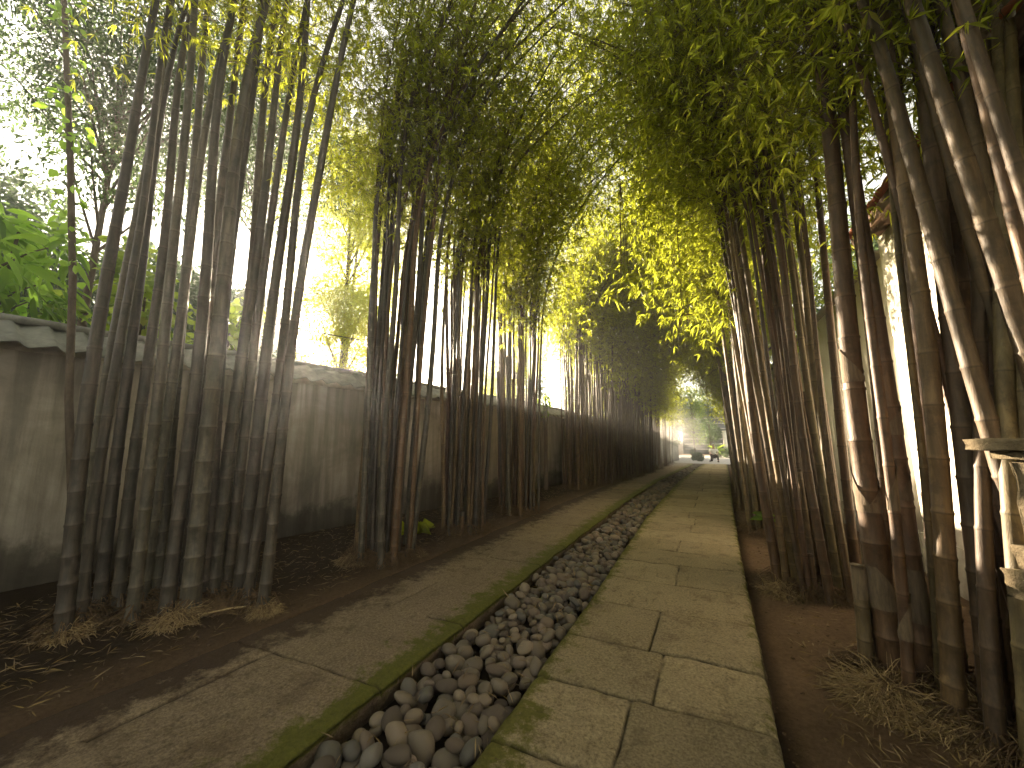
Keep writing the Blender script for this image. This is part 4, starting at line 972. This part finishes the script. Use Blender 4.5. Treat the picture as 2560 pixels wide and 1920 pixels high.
# ------------------------------------------------------------ far end: road, plants, buildings, person
def far_at(px, py, Y):
    r = ray(px, py); return Vector((0, 0, EYE)) + r * (Y / r.y)
p = far_at(1775, 1003, 46)
bt = thing('dark_building', 'dark building with blue roof at the far end of the path', 'building', (p.x, 46, 0))
mb = MB(); mb.box((1.5, 1, 2.2), (9, 3, 4.4)); mb.build('wall', M['darkwall'], bt)
mb = MB()
for k in range(7): mb.box((1.5, -0.56, 0.5 + 0.55 * k), (8.6, 0.1, 0.12))
mb.build('ledges', M['road'], bt)
V = [(-3.6, -1.2, 4.3), (6.6, -1.2, 4.3), (5.0, 2.8, 6.0), (-2.2, 2.8, 6.0)]; V += [(a, b, c - 0.1) for a, b, c in V]
mesh_obj('roof', V, [(0, 1, 2, 3), (7, 6, 5, 4), (0, 4, 5, 1), (1, 5, 6, 2), (2, 6, 7, 3), (3, 7, 4, 0)], M['roof_blue'], bt)
p = far_at(1813, 1100, 38); mt = thing('white_pillar', 'white gate pillar by the road at the far end', 'pillar', (p.x, 38, 0))
mb = MB(); mb.box((0, 0, 1.1), (0.32, 0.32, 2.2)); mb.build('shaft', M['house'], mt); mb = MB(); mb.box((0, 0, 2.26), (0.42, 0.42, 0.1)); mb.build('cap', M['house'], mt)
p = far_at(1740, 1080, 34); crown_tree('far_tree', 'sunlit pale green tree over the road end', 'tree', p.x - 0.2, 34, 1.6, 5.6, 1.3, 6000, 0.2, 0.2, M['sleaf'], 0.09, None, 401, lobes=16)
p = far_at(1765, 1080, 39); crown_tree('far_tree', 'dark green tree right of the sunlit one at the road end', 'tree', p.x + 0.3, 39, 1.4, 5.4, 1.6, 6000, 0.22, 0.25, M['tleaf'], 0.1, None, 402, lobes=16)
crown_tree('far_tree', 'tall green tree closing the view above the blue roof', 'tree', p.x + 1.8, 52, 4.5, 10.5, 4.0, 9000, 0.3, 0.3, M['tleaf'], 0.2, None, 403, lobes=24)
crown_tree('far_tree', 'tall far tree left of the road end', 'tree', p.x - 5.5, 50, 1.0, 9.0, 4.0, 9000, 0.3, 0.3, M['tleaf'], 0.2, None, 404, lobes=24)
p = far_at(1790, 1110, 36.5); rosette('palm like plant with arching strap leaves behind the crouching man', 'strap_plant', 'plant', (p.x, 36.5, 0), 46, 1.25, 0.10, M['sleaf'], 9, 0.55, 0.7)
for i, (px, py, Y, rad, h, lb) in enumerate([(1800, 1130, 37, 0.8, 0.9, 'low hedge bush behind the crouching man'), (1826, 1132, 36, 0.7, 0.8, 'low hedge bush right of the crouching man'), (1748, 1140, 29.6, 0.30, 0.65, 'dark low bush at the end of the left wall'), (1734, 1140, 30.6, 0.3, 0.7, 'dark low bush touching the left wall end')]):
    p = far_at(px, py, Y); crown_tree('bush', lb, 'bush', p.x, Y, 0.15, h, rad, 1800, 0.11, 0.4, M['tleaf'], 0.03, None, 410 + i, lobes=9)

def person():
    p = ground(1786, 1153); p = Vector((0.52, 29.3, 0.012))
    t = thing('person', 'man in a white shirt and dark trousers crouching on the path end', 'person', p, None, 0.12)
    def skin(name, pts, edges, mat, parent, root=0, sub=1):
        me = bpy.data.meshes.new(name); me.from_pydata([q[:3] for q in pts], edges, []); o = bpy.data.objects.new(name, me); col.objects.link(o)
        s_ = o.modifiers.new('skin', 'SKIN'); o.modifiers.new('sub', 'SUBSURF').levels = sub; o.modifiers['sub'].render_levels = sub
        for i, q in enumerate(pts): me.skin_vertices[0].data[i].radius = (q[3], q[3])
        me.skin_vertices[0].data[root].use_root = True
        dg = bpy.context.evaluated_depsgraph_get(); ev = bpy.data.meshes.new_from_object(o.evaluated_get(dg)); o.modifiers.clear(); old = o.data; o.data = ev; bpy.data.meshes.remove(old)
        ev.name = name; ev.materials.clear(); ev.materials.append(mat); ev.polygons.foreach_set('use_smooth', [True] * len(ev.polygons)); o.parent = parent; return o
    # faces -Y; right knee on the ground (x<0), left foot planted (x>0)
    B = [(0, 0.10, 0.42, .13), (0, 0.06, 0.60, .12), (0, 0.0, 0.80, .14), (0, -0.04, 0.90, .07), (0, -0.08, 1.0, .055), (0, -0.10, 1.08, .085), (0, -0.11, 1.16, .08),
         (-0.19, -0.02, 0.84, .055), (-0.27, -0.08, 0.62, .042), (-0.16, -0.30, 0.52, .032), (-0.12, -0.36, 0.50, .022),
         (0.19, -0.02, 0.84, .055), (0.27, -0.08, 0.62, .042), (0.16, -0.30, 0.55, .032), (0.12, -0.36, 0.53, .022),
         (-0.10, 0.08, 0.38, .10), (-0.16, -0.22, 0.12, .07), (-0.15, 0.10, 0.08, .05), (-0.15, 0.30, 0.06, .04),
         (0.10, 0.08, 0.38, .10), (0.20, -0.26, 0.46, .07), (0.22, -0.18, 0.10, .045), (0.23, -0.34, 0.04, .035)]
    E = [(0, 1), (1, 2), (2, 3), (3, 4), (4, 5), (5, 6), (2, 7), (7, 8), (8, 9), (9, 10), (2, 11), (11, 12), (12, 13), (13, 14), (0, 15), (15, 16), (16, 17), (17, 18), (0, 19), (19, 20), (20, 21), (21, 22)]
    for s, w_ in ((-1, 10), (1, 14)):
        bx, by, bz, _ = B[w_]
        for f, (dx, ln) in enumerate(((-0.022, .07), (-0.008, .08), (0.007, .078), (0.021, .062), (0.035 * -s, .045))):
            i = len(B); B.append((bx + dx, by - ln * 0.5, bz - 0.005, .009)); B.append((bx + dx * 1.2, by - ln, bz - 0.03, .007)); E += [(w_, i), (i, i + 1)]
    skin('body', B, E, M['skin'], t)
    S = [(0, 0.10, 0.44, .15), (0, 0.06, 0.60, .145), (0, 0.0, 0.82, .165), (0, -0.04, 0.89, .09), (-0.2, -0.02, 0.83, .075), (-0.265, -0.07, 0.66, .062), (0.2, -0.02, 0.83, .075), (0.265, -0.07, 0.66, .062)]
    skin('shirt', S, [(0, 1), (1, 2), (2, 3), (2, 4), (4, 5), (2, 6), (6, 7)], M['shirt'], t)
    T_ = [(0, 0.11, 0.40, .155)] + [(a, b, c, d * 1.25) for a, b, c, d in B[15:18]] + [(a, b, c, d * 1.25) for a, b, c, d in B[19:22]]
    skin('trousers', T_, [(0, 1), (1, 2), (2, 3), (0, 4), (4, 5), (5, 6)], M['trousers'], t)
    skin('hair', [(0, -0.09, 1.13, .085), (0, -0.075, 1.19, .08)], [(0, 1)], M['hair'], t)
    for sx in (-1, 1):
        mb = MB(); mb.tube([(sx * 0.19 - (0.03 if sx < 0 else -0.03), -0.36 if sx > 0 else 0.28, 0.03), (sx * 0.19, -0.22 if sx > 0 else 0.38, 0.04)], [0.04, 0.045], 8); mb.build('shoe', M['trousers'], t, True)
person()

# ------------------------------------------------------------ air
def volume_mat(name, dens, colr, an, noise_=False):
    m, t, out = new_mat(name); v = N(t, 'ShaderNodeVolumePrincipled'); v.inputs['Color'].default_value = (*colr, 1); v.inputs['Density'].default_value = dens; v.inputs['Anisotropy'].default_value = an
    if noise_:
        tc = N(t, 'ShaderNodeTexCoord'); n1 = noise(t, tc.outputs['Object'], 1.6, 3, 0.6, 0.5)
        ln = N(t, 'ShaderNodeVectorMath', operation='LENGTH'); t.links.new(tc.outputs['Object'], ln.inputs[0])
        fall = ramp(t, [(0.0, 1.0), (0.5, 0.35), (0.95, 0.0)]); t.links.new(ln.outputs['Value'], fall.inputs[0])
        nr = ramp(t, [(0.40, 0.0), (0.66, 1.0)]); t.links.new(n1, nr.inputs[0])
        t.links.new(math_(t, 'MULTIPLY', math_(t, 'MULTIPLY', fall.outputs[0], nr.outputs[0]), dens), v.inputs['Density'])
    t.links.new(v.outputs[0], out.inputs['Volume']); return m
mb = MB(); mb.box((-6, 26, 6.4), (64, 76, 15.2)); tag(mb.build('haze', volume_mat('haze', 0.0036, (0.92, 0.95, 1.0), 0.78)), 'thin sunlit haze filling the air of the garden', 'haze', kind='stuff')
import bmesh
bm = bmesh.new(); bmesh.ops.create_icosphere(bm, subdivisions=3, radius=1)
V = [tuple(v.co) for v in bm.verts]; F = [tuple(v.index for v in f.verts) for f in bm.faces]; bm.free()
so = mesh_obj('smoke', V, F, volume_mat('smoke', 0.42, (0.95, 0.95, 0.97), 0.2, True)); so.location = (-2.6, 25.0, 1.5); so.scale = (3.0, 8.5, 3.4)
tag(so, 'white smoke drifting over the far end of the left wall', 'smoke', kind='stuff')
